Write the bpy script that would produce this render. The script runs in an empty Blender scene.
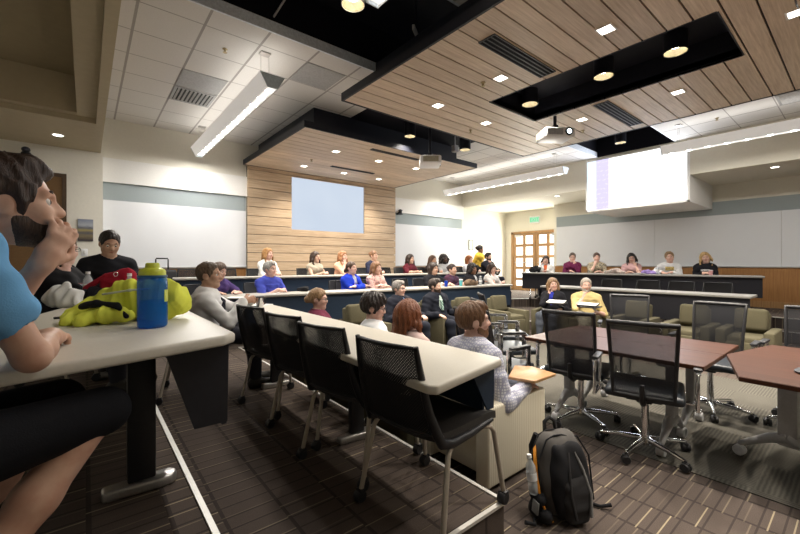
import bpy, bmesh, math, random
import numpy as np
from mathutils import Vector, Matrix
random.seed(7)
PI = math.pi
sc = bpy.context.scene
COL = sc.collection
R = math.radians

# ---------------------------------------------------------------- camera geometry
CZ = 1.40                        # eye height above the lowest floor
F_PX, HOR = 384.0, 262.5         # focal length in pixels (800 wide), horizon row
YAW = math.radians(39.3)
FWD = Vector((math.sin(YAW), math.cos(YAW), 0)); RGT = Vector((math.cos(YAW), -math.sin(YAW), 0))
def ray(px, py=HOR): return FWD + RGT * ((px - 400) / F_PX) + Vector((0, 0, (HOR - py) / F_PX))
def at(px, py, z):   # where the sight line meets the level z
    d = ray(px, py); t = (z - CZ) / d.z
    return Vector((d.x * t, d.y * t, z))
def online(px, a, b):  # where the sight column meets the plan line a-b
    d = ray(px); ex, ey = b[0] - a[0], b[1] - a[1]
    t = (a[0] * ey - a[1] * ex) / (d.x * ey - d.y * ex)
    return Vector((d.x * t, d.y * t, 0))
def depth(p): return p[0] * FWD.x + p[1] * FWD.y
def zat(py, p): return CZ + (HOR - py) / F_PX * depth(p)

# floor levels
F0, F1, F2 = 0.0, 0.18, 0.40
ZT, ZC = 4.01, 3.53              # tile ceiling, wood cloud underside
XR, YB = 11.7, 8.72              # right wall, far wall

# ---------------------------------------------------------------- materials
MC = {}
class NT:
    def __init__(s, name):
        s.m = bpy.data.materials.new(name); s.m.use_nodes = True
        s.t = s.m.node_tree; s.t.nodes.clear()
        s.out = s.n('ShaderNodeOutputMaterial')
    def n(s, typ, **kw):
        x = s.t.nodes.new(typ)
        for k, v in kw.items():
            if k.startswith('i_'):
                x.inputs[int(k[2:])].default_value = v
            else: setattr(x, k, v)
        return x
    def l(s, a, b): s.t.links.new(a, b)
    def math(s, op, a, b=None, c=None):
        x = s.n('ShaderNodeMath', operation=op)
        for i, v in enumerate((a, b, c)):
            if v is None: continue
            if isinstance(v, (int, float)): x.inputs[i].default_value = v
            else: s.l(v, x.inputs[i])
        return x.outputs[0]
    def coord(s, kind='Object', scale=(1, 1, 1), rot=(0, 0, 0)):
        tc = s.n('ShaderNodeTexCoord'); mp = s.n('ShaderNodeMapping')
        mp.inputs['Scale'].default_value = scale; mp.inputs['Rotation'].default_value = rot
        s.l(tc.outputs[kind], mp.inputs[0]); return mp.outputs[0]
    def noise(s, vec, scale=5, detail=3, rough=.5):
        x = s.n('ShaderNodeTexNoise'); s.l(vec, x.inputs['Vector'])
        x.inputs['Scale'].default_value = scale; x.inputs['Detail'].default_value = detail; x.inputs['Roughness'].default_value = rough
        return x.outputs[0]
    def ramp(s, fac, stops):
        x = s.n('ShaderNodeValToRGB'); s.l(fac, x.inputs[0]); e = x.color_ramp.elements
        while len(e) < len(stops): e.new(.5)
        for q, (p, c) in zip(e, stops): q.position = p; q.color = (*c, 1)
        return x.outputs[0]
    def mix(s, fac, a, b, typ='MIX'):
        x = s.n('ShaderNodeMix', data_type='RGBA', blend_type=typ)
        for i, v in ((0, fac), (6, a), (7, b)):
            if isinstance(v, (int, float)): x.inputs[i].default_value = v
            elif isinstance(v, tuple): x.inputs[i].default_value = (*v, 1)
            else: s.l(v, x.inputs[i])
        return x.outputs[2]
    def bsdf(s, color, rough=.6, metal=0, spec=.5, bump=None, bstr=.3, bdist=.01, **kw):
        b = s.n('ShaderNodeBsdfPrincipled')
        for nm, v in (('Base Color', color), ('Roughness', rough), ('Metallic', metal), ('Specular IOR Level', spec)):
            if isinstance(v, tuple): b.inputs[nm].default_value = (*v, 1)
            elif isinstance(v, (int, float)): b.inputs[nm].default_value = v
            else: s.l(v, b.inputs[nm])
        for k, v in kw.items(): b.inputs[k.replace('_', ' ')].default_value = v
        if bump is not None:
            bp = s.n('ShaderNodeBump'); bp.inputs['Strength'].default_value = bstr; bp.inputs['Distance'].default_value = bdist
            s.l(bump, bp.inputs['Height']); s.l(bp.outputs[0], b.inputs['Normal'])
        s.b = b; return b.outputs[0]
    def done(s, sh): s.l(sh, s.out.inputs[0]); return s.m

def plain(name, col, rough=.55, metal=0, spec=.5, var=.12, nscale=40, bump=.0, **kw):
    if name in MC: return MC[name]
    t = NT(name); v = t.coord(); nz = t.noise(v, nscale, 4)
    hi = tuple(min(1, c * (1 + var)) for c in col); lo = tuple(c * (1 - var) for c in col)
    c = t.ramp(nz, [(.3, lo), (.7, hi)])
    MC[name] = t.done(t.bsdf(c, rough, metal, spec, nz if bump else None, bump, .004, **kw)); return MC[name]
def emit(name, col, strength):
    if name in MC: return MC[name]
    t = NT(name); e = t.n('ShaderNodeEmission'); e.inputs[0].default_value = (*col, 1); e.inputs[1].default_value = strength
    MC[name] = t.done(e.outputs[0]); return MC[name]
def woodm(name, c1, c2, axis=0, rough=.45, scale=1.0, fleck=None):
    if name in MC: return MC[name]
    t = NT(name); s = [34 * scale] * 3; s[axis] = 1.6 * scale
    v = t.coord('Object', tuple(s)); n1 = t.noise(v, 1.4, 6, .65); n2 = t.noise(t.coord('Object', (2, 2, 2)), 1.2, 2)
    c = t.ramp(n1, [(.32, c1), (.68, c2)])
    g = t.n('ShaderNodeNewGeometry')
    k = t.math('ADD', t.math('MULTIPLY', g.outputs['Random Per Island'], .22), t.math('MULTIPLY', n2, .2))
    hs = t.n('ShaderNodeHueSaturation'); t.l(c, hs.inputs['Color']); t.l(t.math('ADD', k, .79), hs.inputs['Value'])
    MC[name] = t.done(t.bsdf(hs.outputs[0], rough, 0, .4 if axis != 1 else .22, n1, .12, .003)); return MC[name]

def carpet_dark():
    t = NT('carpet_planks'); v = t.coord(); sp = t.n('ShaderNodeSeparateXYZ'); t.l(v, sp.inputs[0]); x, y = sp.outputs[0], sp.outputs[1]
    cx = t.math('FLOOR', t.math('DIVIDE', x, .25))
    wn = t.n('ShaderNodeTexWhiteNoise', noise_dimensions='1D'); t.l(cx, wn.inputs['W'])
    yy = t.math('ADD', t.math('DIVIDE', y, .092), wn.outputs[0])
    fy = t.math('FRACT', yy); iy = t.math('FLOOR', yy)
    cb = t.n('ShaderNodeCombineXYZ'); t.l(cx, cb.inputs[0]); t.l(iy, cb.inputs[1])
    w2 = t.n('ShaderNodeTexWhiteNoise', noise_dimensions='2D'); t.l(cb.outputs[0], w2.inputs['Vector'])
    line = t.math('MULTIPLY', t.math('LESS_THAN', fy, .075), t.math('MULTIPLY', t.math('POWER', w2.outputs[0], 1.6), .85))
    seam = t.math('LESS_THAN', t.math('FRACT', t.math('DIVIDE', x, .25)), .07)
    grid = t.math('LESS_THAN', t.math('FRACT', t.math('DIVIDE', y, .092)), .10)
    n = t.noise(v, 260, 3, .7); n2 = t.noise(v, 9, 3)
    base = t.mix(t.math('MULTIPLY', n, 1), (.04, .031, .027), (.165, .130, .110))
    base = t.mix(t.math('MULTIPLY', n2, .35), base, (.075, .062, .056))
    base = t.mix(t.math('MULTIPLY', t.math('MAXIMUM', seam, grid), .55), base, (.022, .018, .018))
    c = t.mix(line, base, (.42, .35, .23))
    return t.done(t.bsdf(c, .95, 0, .1, n, .5, .006))
def carpet_grey():
    t = NT('carpet_tiles'); v = t.coord()
    ch = t.n('ShaderNodeTexChecker'); t.l(v, ch.inputs[0]); ch.inputs['Scale'].default_value = 2.2
    w1 = t.n('ShaderNodeTexWave', bands_direction='X'); w2 = t.n('ShaderNodeTexWave', bands_direction='Y')
    for w in (w1, w2):
        t.l(v, w.inputs[0]); w.inputs['Scale'].default_value = 13; w.inputs['Distortion'].default_value = 1.6; w.inputs['Detail'].default_value = 3; w.inputs['Detail Scale'].default_value = 1.6
    f = t.mix(ch.outputs[1], w1.outputs[0], w2.outputs[0]); n = t.noise(v, 240, 3, .7)
    c = t.mix(f, (.06, .057, .048), (.15, .138, .114)); c = t.mix(.4, c, t.mix(n, (.03, .03, .027), (.15, .14, .12)))
    return t.done(t.bsdf(c, .95, 0, .1, n, .5, .006))
def tile_mat():
    t = NT('ceiling_tile'); v = t.coord(); sp = t.n('ShaderNodeSeparateXYZ'); t.l(v, sp.inputs[0])
    fx = t.math('FRACT', t.math('DIVIDE', t.math('SUBTRACT', sp.outputs[0], .39 - 6.1), .61)); fy = t.math('FRACT', t.math('DIVIDE', t.math('SUBTRACT', sp.outputs[1], 4.617 - 12.2), .61))
    l = t.math('MAXIMUM', t.math('LESS_THAN', fx, .045), t.math('LESS_THAN', fy, .024))
    n = t.noise(v, 150, 3, .75)
    c = t.mix(n, (.62, .60, .57), (.86, .84, .81)); c = t.mix(l, c, (.40, .38, .36))
    return t.done(t.bsdf(c, .9, 0, .2, t.math('SUBTRACT', n, l), .3, .004))
def mesh_mat(name, col, open_, scale, diag=True):
    t = NT(name); v = t.coord('Object', (scale,) * 3, (R(45), 0, 0) if diag else (0, 0, 0)); sp = t.n('ShaderNodeSeparateXYZ'); t.l(v, sp.inputs[0])
    a = t.math('FRACT', sp.outputs[1]); b = t.math('FRACT', sp.outputs[2])
    hole = t.math('MULTIPLY', t.math('GREATER_THAN', a, 1 - open_), t.math('GREATER_THAN', b, 1 - open_))
    tr = t.n('ShaderNodeBsdfTransparent'); ms = t.n('ShaderNodeMixShader'); t.l(hole, ms.inputs[0])
    t.l(t.bsdf(col, .55), ms.inputs[1]); t.l(tr.outputs[0], ms.inputs[2]); return t.done(ms.outputs[0])
def glass(name, col, rough=.05, alpha=.35, emis=0):
    if name in MC: return MC[name]
    t = NT(name); nz = t.noise(t.coord(), 6, 2)
    b = t.bsdf(t.mix(nz, col, tuple(min(1, c * 1.15) for c in col)), rough, 0, .6)
    g = t.n('ShaderNodeBsdfTransparent'); g.inputs[0].default_value = (*[min(1, c * .55 + .42) for c in col], 1)
    m = t.n('ShaderNodeMixShader'); m.inputs[0].default_value = alpha; t.l(g.outputs[0], m.inputs[1]); t.l(b, m.inputs[2])
    MC[name] = t.done(m.outputs[0]); return MC[name]

M = {}
M['wall'] = plain('wall_paint', (.78, .75, .66), .8, 0, .2, .02, 30)
M['wall2'] = plain('bulkhead_paint', (.75, .71, .60), .8, 0, .2, .02, 30)
M['soffit'] = plain('soffit_paint', (.50, .43, .30), .85, 0, .2, .03, 12)
M['white'] = plain('white_paint', (.84, .83, .80), .7, 0, .3, .02)
M['board'] = plain('whiteboard_enamel', (.80, .82, .85), .22, 0, .5, .01, 3)
M['strip'] = plain('tack_strip_fabric', (.36, .41, .42), .9, 0, .2, .06, 120)
M['black'] = plain('black_plenum_paint', (.006, .006, .010), .8, 0, .2, .2)
M['blackfascia'] = plain('black_fascia_metal', (.012, .013, .02), .5, 0, .3, .1)
M['cloud'] = woodm('cloud_oak_veneer', (.52, .395, .28), (.74, .61, .475), 0, .5)
M['woodwall'] = woodm('wall_oak_veneer', (.40, .285, .18), (.60, .465, .325), 0, .5)
M['wains'] = woodm('wainscot_oak', (.30, .14, .045), (.44, .22, .08), 2, .5)
M['doorwood'] = woodm('door_oak', (.30, .16, .065), (.46, .27, .12), 2, .45)
M['mahog'] = woodm('mahogany_veneer', (.038, .0135, .0065), (.078, .029, .0145), 1, .38, .7)
M['tabwood'] = woodm('tablet_maple', (.36, .19, .08), (.48, .28, .13), 0, .3)
M['carpet'] = carpet_dark(); M['carpet2'] = carpet_grey(); M['tile'] = tile_mat()
M['lam'] = plain('cream_laminate', (.70, .66, .57), .42, 0, .4, .025, 90)
M['lam2'] = plain('warm_grey_laminate', (.40, .38, .34), .45, 0, .4, .025, 90)
M['lam_shaded'] = plain('shaded_laminate', (.36, .35, .33), .5, 0, .4, .03)  # right desks: low light there put into a darker laminate colour
M['navy'] = plain('navy_steel_panel', (.020, .038, .070), .5, 0, .4, .1)
M['navy2'] = plain('charcoal_steel_panel', (.020, .020, .026), .55, 0, .35, .1)
M['blackplastic'] = plain('black_plastic', (.012, .012, .014), .45, 0, .5, .15)
M['blackfab'] = plain('black_seat_fabric', (.030, .027, .025), .5, 0, .5, .3, 200, .15)
M['bluefab'] = plain('slate_seat_leather', (.016, .020, .026), .4, 0, .5, .1)
M['beigetube'] = plain('beige_powdercoat', (.44, .39, .32), .4, .2, .5, .04)
M['alu'] = plain('brushed_aluminium', (.52, .51, .50), .35, .8, .5, .08, 150)
M['chrome'] = plain('polished_chrome', (.72, .73, .75), .12, 1, .5, .03)
M['greyplastic'] = plain('grey_plastic', (.38, .38, .38), .5, 0, .5, .06)
M['whiteplastic'] = plain('white_plastic', (.82, .82, .82), .4, 0, .5, .02)
M['olive'] = plain('olive_upholstery', (.105, .094, .058), .9, 0, .2, .18, 160, .3)
M['nosing'] = plain('aluminium_nosing', (.66, .64, .60), .4, .3, .5, .05)
M['perf'] = mesh_mat('perforated_back', (.010, .010, .012), .52, 105)
M['netting'] = mesh_mat('office_chair_netting', (.004, .005, .009), .66, 240, False)
def beige_stripe():
    t = NT('cream_stripe_upholstery'); v = t.coord(); w = t.n('ShaderNodeTexWave', bands_direction='X'); t.l(v, w.inputs[0])
    w.inputs['Scale'].default_value = 15; w.inputs['Distortion'].default_value = 1.5; w.inputs['Detail'].default_value = 2; w.inputs['Detail Scale'].default_value = .3
    n = t.noise(v, 300, 3)
    c = t.mix(w.outputs[0], (.68, .61, .46), (.84, .79, .64)); c = t.mix(.25, c, t.mix(n, (.4, .36, .27), (.75, .7, .58)))
    return t.done(t.bsdf(c, .85, 0, .2, n, .3, .004))
M['beige'] = beige_stripe()

# ---------------------------------------------------------------- mesh building
class MB:
    def __init__(s): s.v = []; s.f = []; s.m = []; s.mi = 0; s.T = Matrix()
    def add(s, vs, fs):
        o = len(s.v); s.v += [tuple(s.T @ Vector(p)) for p in vs]
        for f in fs: s.f.append([o + i for i in f]); s.m.append(s.mi)
        return s
    def bm(s, b):
        b.verts.index_update(); s.add([v.co[:] for v in b.verts], [[v.index for v in f.verts] for f in b.faces]); b.free(); return s
    def box(s, c, d, rot=None, bev=0, seg=2):
        b = bmesh.new(); bmesh.ops.create_cube(b, size=1)
        bmesh.ops.scale(b, vec=d, verts=b.verts)
        if bev: bmesh.ops.bevel(b, geom=b.edges[:], offset=min(bev, min(d) * .49), segments=seg, profile=.5, affect='EDGES')
        m = Matrix.Translation(c)
        if rot is not None: m = m @ (rot if isinstance(rot, Matrix) else Matrix.Rotation(rot, 4, 'Z'))
        bmesh.ops.transform(b, matrix=m, verts=b.verts); return s.bm(b)
    def bx(s, x0, x1, y0, y1, z0, z1, bev=0): return s.box(((x0 + x1) / 2, (y0 + y1) / 2, (z0 + z1) / 2), (abs(x1 - x0), abs(y1 - y0), abs(z1 - z0)), None, bev)
    def prism(s, poly, z0, z1, bev=0, seg=3):
        n = len(poly); b = bmesh.new(); lo = [b.verts.new((p[0], p[1], z0)) for p in poly]; hi = [b.verts.new((p[0], p[1], z1)) for p in poly]
        b.faces.new(lo[::-1]); b.faces.new(hi)
        for i in range(n): b.faces.new((lo[i], lo[(i + 1) % n], hi[(i + 1) % n], hi[i]))
        bmesh.ops.recalc_face_normals(b, faces=b.faces)
        if bev: bmesh.ops.bevel(b, geom=b.edges[:], offset=bev, segments=seg, profile=.5, affect='EDGES')
        return s.bm(b)
    def tube(s, pts, r, n=8, closed=False):
        pts = [Vector(p) for p in pts]; k = len(pts); rs = r if isinstance(r, (list, tuple)) else [r] * k
        vs = []; prev = None
        for i, p in enumerate(pts):
            t = (pts[(i + 1) % k] - pts[i - 1]) if closed else (pts[min(i + 1, k - 1)] - pts[max(i - 1, 0)])
            t.normalize()
            if prev is None: a = t.orthogonal().normalized()
            else: a = (prev - t * prev.dot(t)); a = a.normalized() if a.length > 1e-6 else t.orthogonal().normalized()
            prev = a; c = t.cross(a)
            for j in range(n):
                q = 2 * PI * j / n; vs.append(p + (a * math.cos(q) + c * math.sin(q)) * rs[i])
        fs = []
        for i in range(k if closed else k - 1):
            for j in range(n): fs.append((i * n + j, i * n + (j + 1) % n, ((i + 1) % k) * n + (j + 1) % n, ((i + 1) % k) * n + j))
        if not closed: fs += [tuple(range(n))[::-1], tuple(range((k - 1) * n, k * n))]
        return s.add(vs, fs)
    def cyl(s, p0, p1, r0, r1=None, n=16): return s.tube([p0, p1], [r0, r0 if r1 is None else r1], n)
    def lathe(s, prof, c=(0, 0, 0), n=24, axis='Z'):
        vs = []; k = len(prof)
        for r, z in prof:
            for j in range(n):
                q = 2 * PI * j / n; p = (r * math.cos(q), r * math.sin(q), z)
                if axis == 'X': p = (p[2], p[0], p[1])
                if axis == 'Y': p = (p[0], p[2], p[1])
                vs.append((c[0] + p[0], c[1] + p[1], c[2] + p[2]))
        fs = [(i * n + j, i * n + (j + 1) % n, (i + 1) * n + (j + 1) % n, (i + 1) * n + j) for i in range(k - 1) for j in range(n)]
        if prof[0][0] > .002 and prof[-1][0] > .002: fs += [((k - 1) * n + j, (k - 1) * n + (j + 1) % n, (j + 1) % n, j) for j in range(n)]
        else: fs += [tuple(range(n))[::-1], tuple(range((k - 1) * n, k * n))]
        return s.add(vs, fs)
    def ball(s, c, r, n=12):
        b = bmesh.new(); bmesh.ops.create_uvsphere(b, u_segments=n, v_segments=max(6, n // 2 + 2), radius=1)
        rr = r if isinstance(r, (tuple, list)) else (r, r, r)
        bmesh.ops.transform(b, matrix=Matrix.Translation(c) @ Matrix.Diagonal((*rr, 1)), verts=b.verts); return s.bm(b)
    def sheet(s, P, th):   # grid of points -> closed slab, thickness along local normal
        ni, nj = len(P), len(P[0]); g = [[Vector(p) for p in r] for r in P]; vs = []
        for sgn in (0, 1):
            for i in range(ni):
                for j in range(nj):
                    a = g[min(i + 1, ni - 1)][j] - g[max(i - 1, 0)][j]; b = g[i][min(j + 1, nj - 1)] - g[i][max(j - 1, 0)]
                    vs.append(g[i][j] + a.cross(b).normalized() * th * (sgn - .5))
        o = ni * nj; fs = []
        for i in range(ni - 1):
            for j in range(nj - 1):
                q = (i * nj + j, i * nj + j + 1, (i + 1) * nj + j + 1, (i + 1) * nj + j); fs.append(q[::-1]); fs.append(tuple(o + x for x in q))
        rim = [(i, 0) for i in range(ni)] + [(ni - 1, j) for j in range(1, nj)] + [(i, nj - 1) for i in range(ni - 2, -1, -1)] + [(0, j) for j in range(nj - 2, 0, -1)]
        rim = [i * nj + j for i, j in rim]
        for a, b in zip(rim, rim[1:] + rim[:1]): fs.append((a, b, o + b, o + a))
        return s.add(vs, fs)
    def build(s, name, mats, parent=None, smooth=35, loc=None, rz=0):
        me = bpy.data.meshes.new(name); me.from_pydata(s.v, [], s.f)
        for m in (mats if isinstance(mats, (list, tuple)) else [mats]): me.materials.append(m)
        me.polygons.foreach_set('material_index', s.m)
        b = bmesh.new(); b.from_mesh(me); bmesh.ops.recalc_face_normals(b, faces=b.faces); b.to_mesh(me); b.free()
        if smooth: me.shade_smooth(); me.set_sharp_from_angle(angle=R(smooth))
        o = bpy.data.objects.new(name, me); COL.objects.link(o)
        if parent is not None: o.parent = parent
        if loc is not None: o.location = loc
        o.rotation_euler.z = rz
        return o
def tag(o, label, cat, group=None, kind=None):
    o['label'] = label; o['category'] = cat
    if group: o['group'] = group
    if kind: o['kind'] = kind
    return o
def thing(name, label, cat, loc=(0, 0, 0), rz=0, group=None):
    o = bpy.data.objects.new(name, None); COL.objects.link(o); o.empty_display_size = .1
    o.location = loc; o.rotation_euler.z = rz; return tag(o, label, cat, group)
def struct(name, mb, mats, parent=None, label=None, smooth=None):
    o = mb.build(name, mats, parent, smooth)
    if parent is None: o['kind'] = 'structure'
    if label: o['label'] = label
    return o
KIDS = {}
def kids(o):
    return [c for c in COL.objects if c.parent == o]
def dup(root, loc, rz, label, group=None):
    r = root.copy(); COL.objects.link(r); r.location = loc; r.rotation_euler.z = rz; r['label'] = label
    if group: r['group'] = group
    if root.name not in KIDS: KIDS[root.name] = [(c, kids(c)) for c in kids(root)]
    for ch, gs in KIDS[root.name]:
        c = ch.copy(); COL.objects.link(c); c.parent = r
        for g in gs:
            d = g.copy(); COL.objects.link(d); d.parent = c
    return r
# ================================================================ ROOM
X_E2 = .37                                   # edge of the upper tier on the near side
m = MB().bx(-2.6, 12.7, -3.6, 9, -.08, 0); struct('floor', m, M['carpet'])
struct('floor.001', MB().prism([(3.12, -3.4), (6.0, -3.4), (6.0, 4.3), (3.12, 4.3)], 0, .006), M['carpet2'], label='grey patterned carpet inset under the conference tables')
F1P = [(X_E2, 1.18), (1.65, 1.18), (1.70, 5.72), (7.15, 4.98), (7.15, 1.12), (9.5, 1.12), (9.5, 5.95), (8.9, 6.35), (2.0, 7.22), (X_E2, 7.22)]
F2P = [(-2.6, -3.6), (X_E2, -3.6), (X_E2, 7.22), (2.0, 7.22), (8.9, 6.35), (9.5, 5.95), (9.5, 1.12), (9.75, 1.12), (9.75, -3.6), (12.7, -3.6), (12.7, 9), (-2.6, 9)]
struct('platform', MB().prism(F1P, .001, F1), M['carpet'], label='middle carpeted seating tier')
struct('platform.001', MB().prism(F2P, .001, F2), M['carpet'], label='upper carpeted seating tier')
struct('platform.002', MB().prism([(9.4, -3.5), (9.75, -3.5), (9.75, 1.12), (9.4, 1.12)], .001, .2), M['carpet'], label='carpeted step up to the upper tier')
def nosing(i, pts, z):
    m = MB()
    for a, b in zip(pts, pts[1:]):
        a, b = Vector((*a, z)), Vector((*b, z)); c = (a + b) / 2; d = b - a
        m.box(c, (d.length + .012, .022, .016), math.atan2(d.y, d.x))
    struct('trim_%d' % i, m, M['nosing'])
nosing(1, [(X_E2, -3.4), (X_E2, 7.22), (2.0, 7.22), (8.9, 6.35), (9.5, 5.95)], F2)
nosing(2, [(X_E2, 1.18), (1.65, 1.18), (1.70, 5.72), (7.15, 4.98), (7.15, 1.12), (9.5, 1.12)], F1)
nosing(3, [(9.75, -3.4), (9.75, 1.12)], F2); nosing(4, [(9.4, -3.4), (9.4, 1.12)], .2)

# walls
struct('wall_back', MB().bx(.2, 12.7, YB, YB + .12, 0, 4.7), M['wall'])
struct('wall_back.001', MB().bx(-2.6, .23, 8.45, YB + .12, 0, 4.7), M['wall'])
struct('wall_left', MB().bx(-2.7, -2.6, -3.7, 9, 0, 4.7), M['wall'])
struct('wall_front', MB().bx(-2.7, 12.8, -3.7, -3.6, 0, 4.7), M['wall'])
struct('wall_right', MB().bx(XR, 12.8, -3.6, 6.45, 0, 4.1), M['wall'])
struct('wall_right.001', MB().bx(12.3, 12.8, 6.45, 9, 0, 4.1), M['wall'])
# whiteboards with tack strips and wainscot, back wall left / right of the oak panel, and right wall
ZB0, ZB1, ZS1 = 1.31, 2.53, 2.85
def board(name, tname, x0, x1, label):
    root = thing(name, label, 'whiteboard', ((x0 + x1) / 2, YB, ZB0))
    o = MB(); o.bx(x0 - (x0 + x1) / 2, x1 - (x0 + x1) / 2, -.022, -.001, 0, ZB1 - ZB0); o.build('writing_surface', M['board'], root)
    o = MB(); o.bx(x0 - (x0 + x1) / 2, x1 - (x0 + x1) / 2, -.018, -.001, ZB1 - ZB0, ZS1 - ZB0); o.build('tack_strip', M['strip'], root)
    o = MB(); o.bx(x0 - (x0 + x1) / 2, x1 - (x0 + x1) / 2, -.05, -.001, -.02, 0); o.build('marker_tray', M['alu'], root)
board('whiteboard', '', .24, 2.73, 'wide whiteboard left of the oak panelled wall')
board('whiteboard', '', 6.90, 9.82, 'whiteboard between the oak panelled wall and the framed notice')
root = thing('whiteboard', 'long whiteboard on the wall below the bright hanging screen', 'whiteboard', (XR, 1.4, ZB0))
m = MB()
for y0, y1 in ((-4.9, -2.6), (-2.595, -.2), (-.195, 2.2), (2.205, 4.95)): m.bx(-.022, -.001, y0, y1, 0, ZB1 - ZB0)
m.build('writing_surface', M['board'], root)
MB().bx(-.018, -.001, -4.9, 4.95, ZB1 - ZB0, ZS1 - ZB0).build('tack_strip', M['strip'], root)
MB().bx(-.05, -.001, -4.9, 4.95, -.02, 0).build('marker_tray', M['alu'], root)
def wains(i, x0, x1, y0, y1):
    struct('baseboard_%s' % i, MB().bx(x0, x1, y0, y1, F2, ZB0 - .03), M['wains'], label='oak wainscot below the whiteboard')
wains('back', .24, 2.73, YB - .02, YB); wains('back.001', 6.9, 9.82, YB - .02, YB); wains('right', XR - .02, XR, -3.5, 6.4)
struct('trim_5', MB().bx(XR - .035, XR - .02, -3.5, 6.4, F2, F2 + .14), M['doorwood'])
# projecting wall band above the boards
struct('trim_6', MB().bx(.23, 2.74, YB - .07, YB, ZS1, 3.28), M['white']); struct('trim_7', MB().bx(6.87, 9.85, YB - .07, YB, ZS1, 3.28), M['white'])

# oak panelled wall with a recess for the screen
x0, x1, sx0, sx1, sz0, sz1 = 2.74, 6.87, 3.75, 5.80, 2.18, 3.42
m = MB(); m.mi = 1; m.bx(x0 + .01, x1 - .01, YB - .06, YB - .001, F2, ZC)
m.mi = 0; z = F2; i = 0
zs = [F2 + .203 * k for k in range(17)]
for k in range(16):
    a, b = zs[k] + .006, min(zs[k + 1] - .006, ZC)
    if a >= ZC: break
    spans = [(x0, x1)]
    if b > sz0 and a < sz1:
        spans = [(x0, sx0), (sx1, x1)]
        if a < sz0: m.bx(sx0, sx1, YB - .12, YB - .06, a, sz0)
        if b > sz1: m.bx(sx0, sx1, YB - .12, YB - .06, sz1, b)
    for p, q in spans: m.bx(p, q, YB - .12, YB - .06, a, b)
struct('wall_back.002', m, [M['woodwall'], M['black']], label='oak plank panelling on the back wall')
def screen_img():
    t = NT('projected_page'); v = t.coord(); sp = t.n('ShaderNodeSeparateXYZ'); t.l(v, sp.inputs[0])
    y, z = sp.outputs[1], sp.outputs[2]
    left = t.math('GREATER_THAN', y, .53); bar = t.math('GREATER_THAN', y, .83)
    row = t.math('MULTIPLY', t.math('LESS_THAN', t.math('FRACT', t.math('MULTIPLY', z, 9)), .35), t.math('LESS_THAN', t.noise(t.coord('Object', (1, 6, 9)), 2.5, 2), .48))
    c = t.mix(left, (1, 1, 1), (.50, .46, .76)); c = t.mix(bar, c, (.62, .74, .92))
    c = t.mix(t.math('MULTIPLY', row, t.math('MULTIPLY', left, .25)), c, (.75, .72, .9))
    e = t.n('ShaderNodeEmission'); t.l(c, e.inputs[0]); e.inputs[1].default_value = 1.2; return t.done(e.outputs[0])
def plain_screen():
    t = NT('projected_blank'); v = t.coord(); n = t.noise(v, 1.2, 1)
    e = t.n('ShaderNodeEmission'); t.l(t.mix(n, (.52, .60, .72), (.60, .67, .77)), e.inputs[0]); e.inputs[1].default_value = .80; return t.done(e.outputs[0])
tag(MB().bx(sx0, sx1, -.01, .01, sz0, sz1).build('projection_screen', plain_screen(), None, 0, (0, YB - .071, 0)), 'pale blue projection screen recessed in the oak panelled wall', 'screen')
# low ceilings both sides
struct('ceiling_right', MB().bx(9.85, 12.6, -3.6, 9, 3.25, 4.1), M['wall2'])
yb0, yb1, zb0 = 2.39, 4.56, 2.68
sb = MB().bx(9.85, XR - .03, yb0, yb1, zb0, 3.249); struct('wall_right.002', sb, M['white'], label='white boxed bulkhead carrying the bright screen')
root = thing('projection_screen', 'brightly lit projection screen with a lavender side column above the long whiteboard', 'screen', (9.85, (yb0 + yb1) / 2, 3.3))
MB().bx(-.012, -.002, -1.04, 1.05, -.58, .63).build('screen_surface', screen_img(), root)
m = MB(); m.bx(-.02, -.001, -1.085, -1.04, -.62, .70); m.bx(-.02, -.001, 1.05, 1.085, -.62, .70); m.bx(-.02, -.001, -1.085, 1.085, -.62, -.58); m.build('screen_frame', M['white'], root)
# coffered soffit over the near left side
m = MB(); z0 = 3.30
m.bx(.11, .20, -3.6, 8.45, z0, 4.05); m.bx(-2.6, .11, 6.72, 8.45, z0, 4.05)
m.bx(-.09, .11, -3.6, 6.72, z0 + .07, 4.05); m.bx(-2.6, -.09, 6.60, 6.72, z0 + .07, 4.05)
m.mi = 1; m.bx(-2.6, -.09, -3.6, 6.60, 3.85, 4.05)
struct('ceiling_left', m, [M['soffit'], plain('coffer_paint', (.36, .30, .19), .85, 0, .2, .03, 12)])
# tile ceiling with an open black slot across it
ys0, ys1 = 2.64, 4.28
struct('ceiling', MB().bx(.2, 9.85, ys1, 9, ZT, ZT + .04).bx(.2, 9.85, -3.6, ys0, ZT, ZT + .04), M['tile'])
m = MB().bx(.2, 9.85, ys0 - .02, ys1 + .02, 4.62, 4.66); m.bx(.2, 9.85, ys1 + .012, ys1 + .03, ZT + .12, 4.62); m.bx(.2, 9.85, ys0 - .03, ys0 - .012, ZT + .12, 4.62); m.bx(.2, .24, ys0, ys1, ZT, 4.62); m.bx(9.81, 9.85, ys0, ys1, ZT, 4.62)
m.bx(3.69, 6.5, ys1 + .012, 5.95, ZT - .012, ZT - .002); struct('ceiling.001', m, M['black'], label='black open ceiling slot')
struct('trim_8', MB().bx(.2, 9.85, ys1 - .012, ys1 + .012, ZT - .005, ZT + .12).bx(.2, 9.85, ys0 - .012, ys0 + .012, ZT - .005, ZT + .12), plain('slot_trim', (.78, .83, .89), .5))  # pale blue of the projection light put into the trim colour
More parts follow.
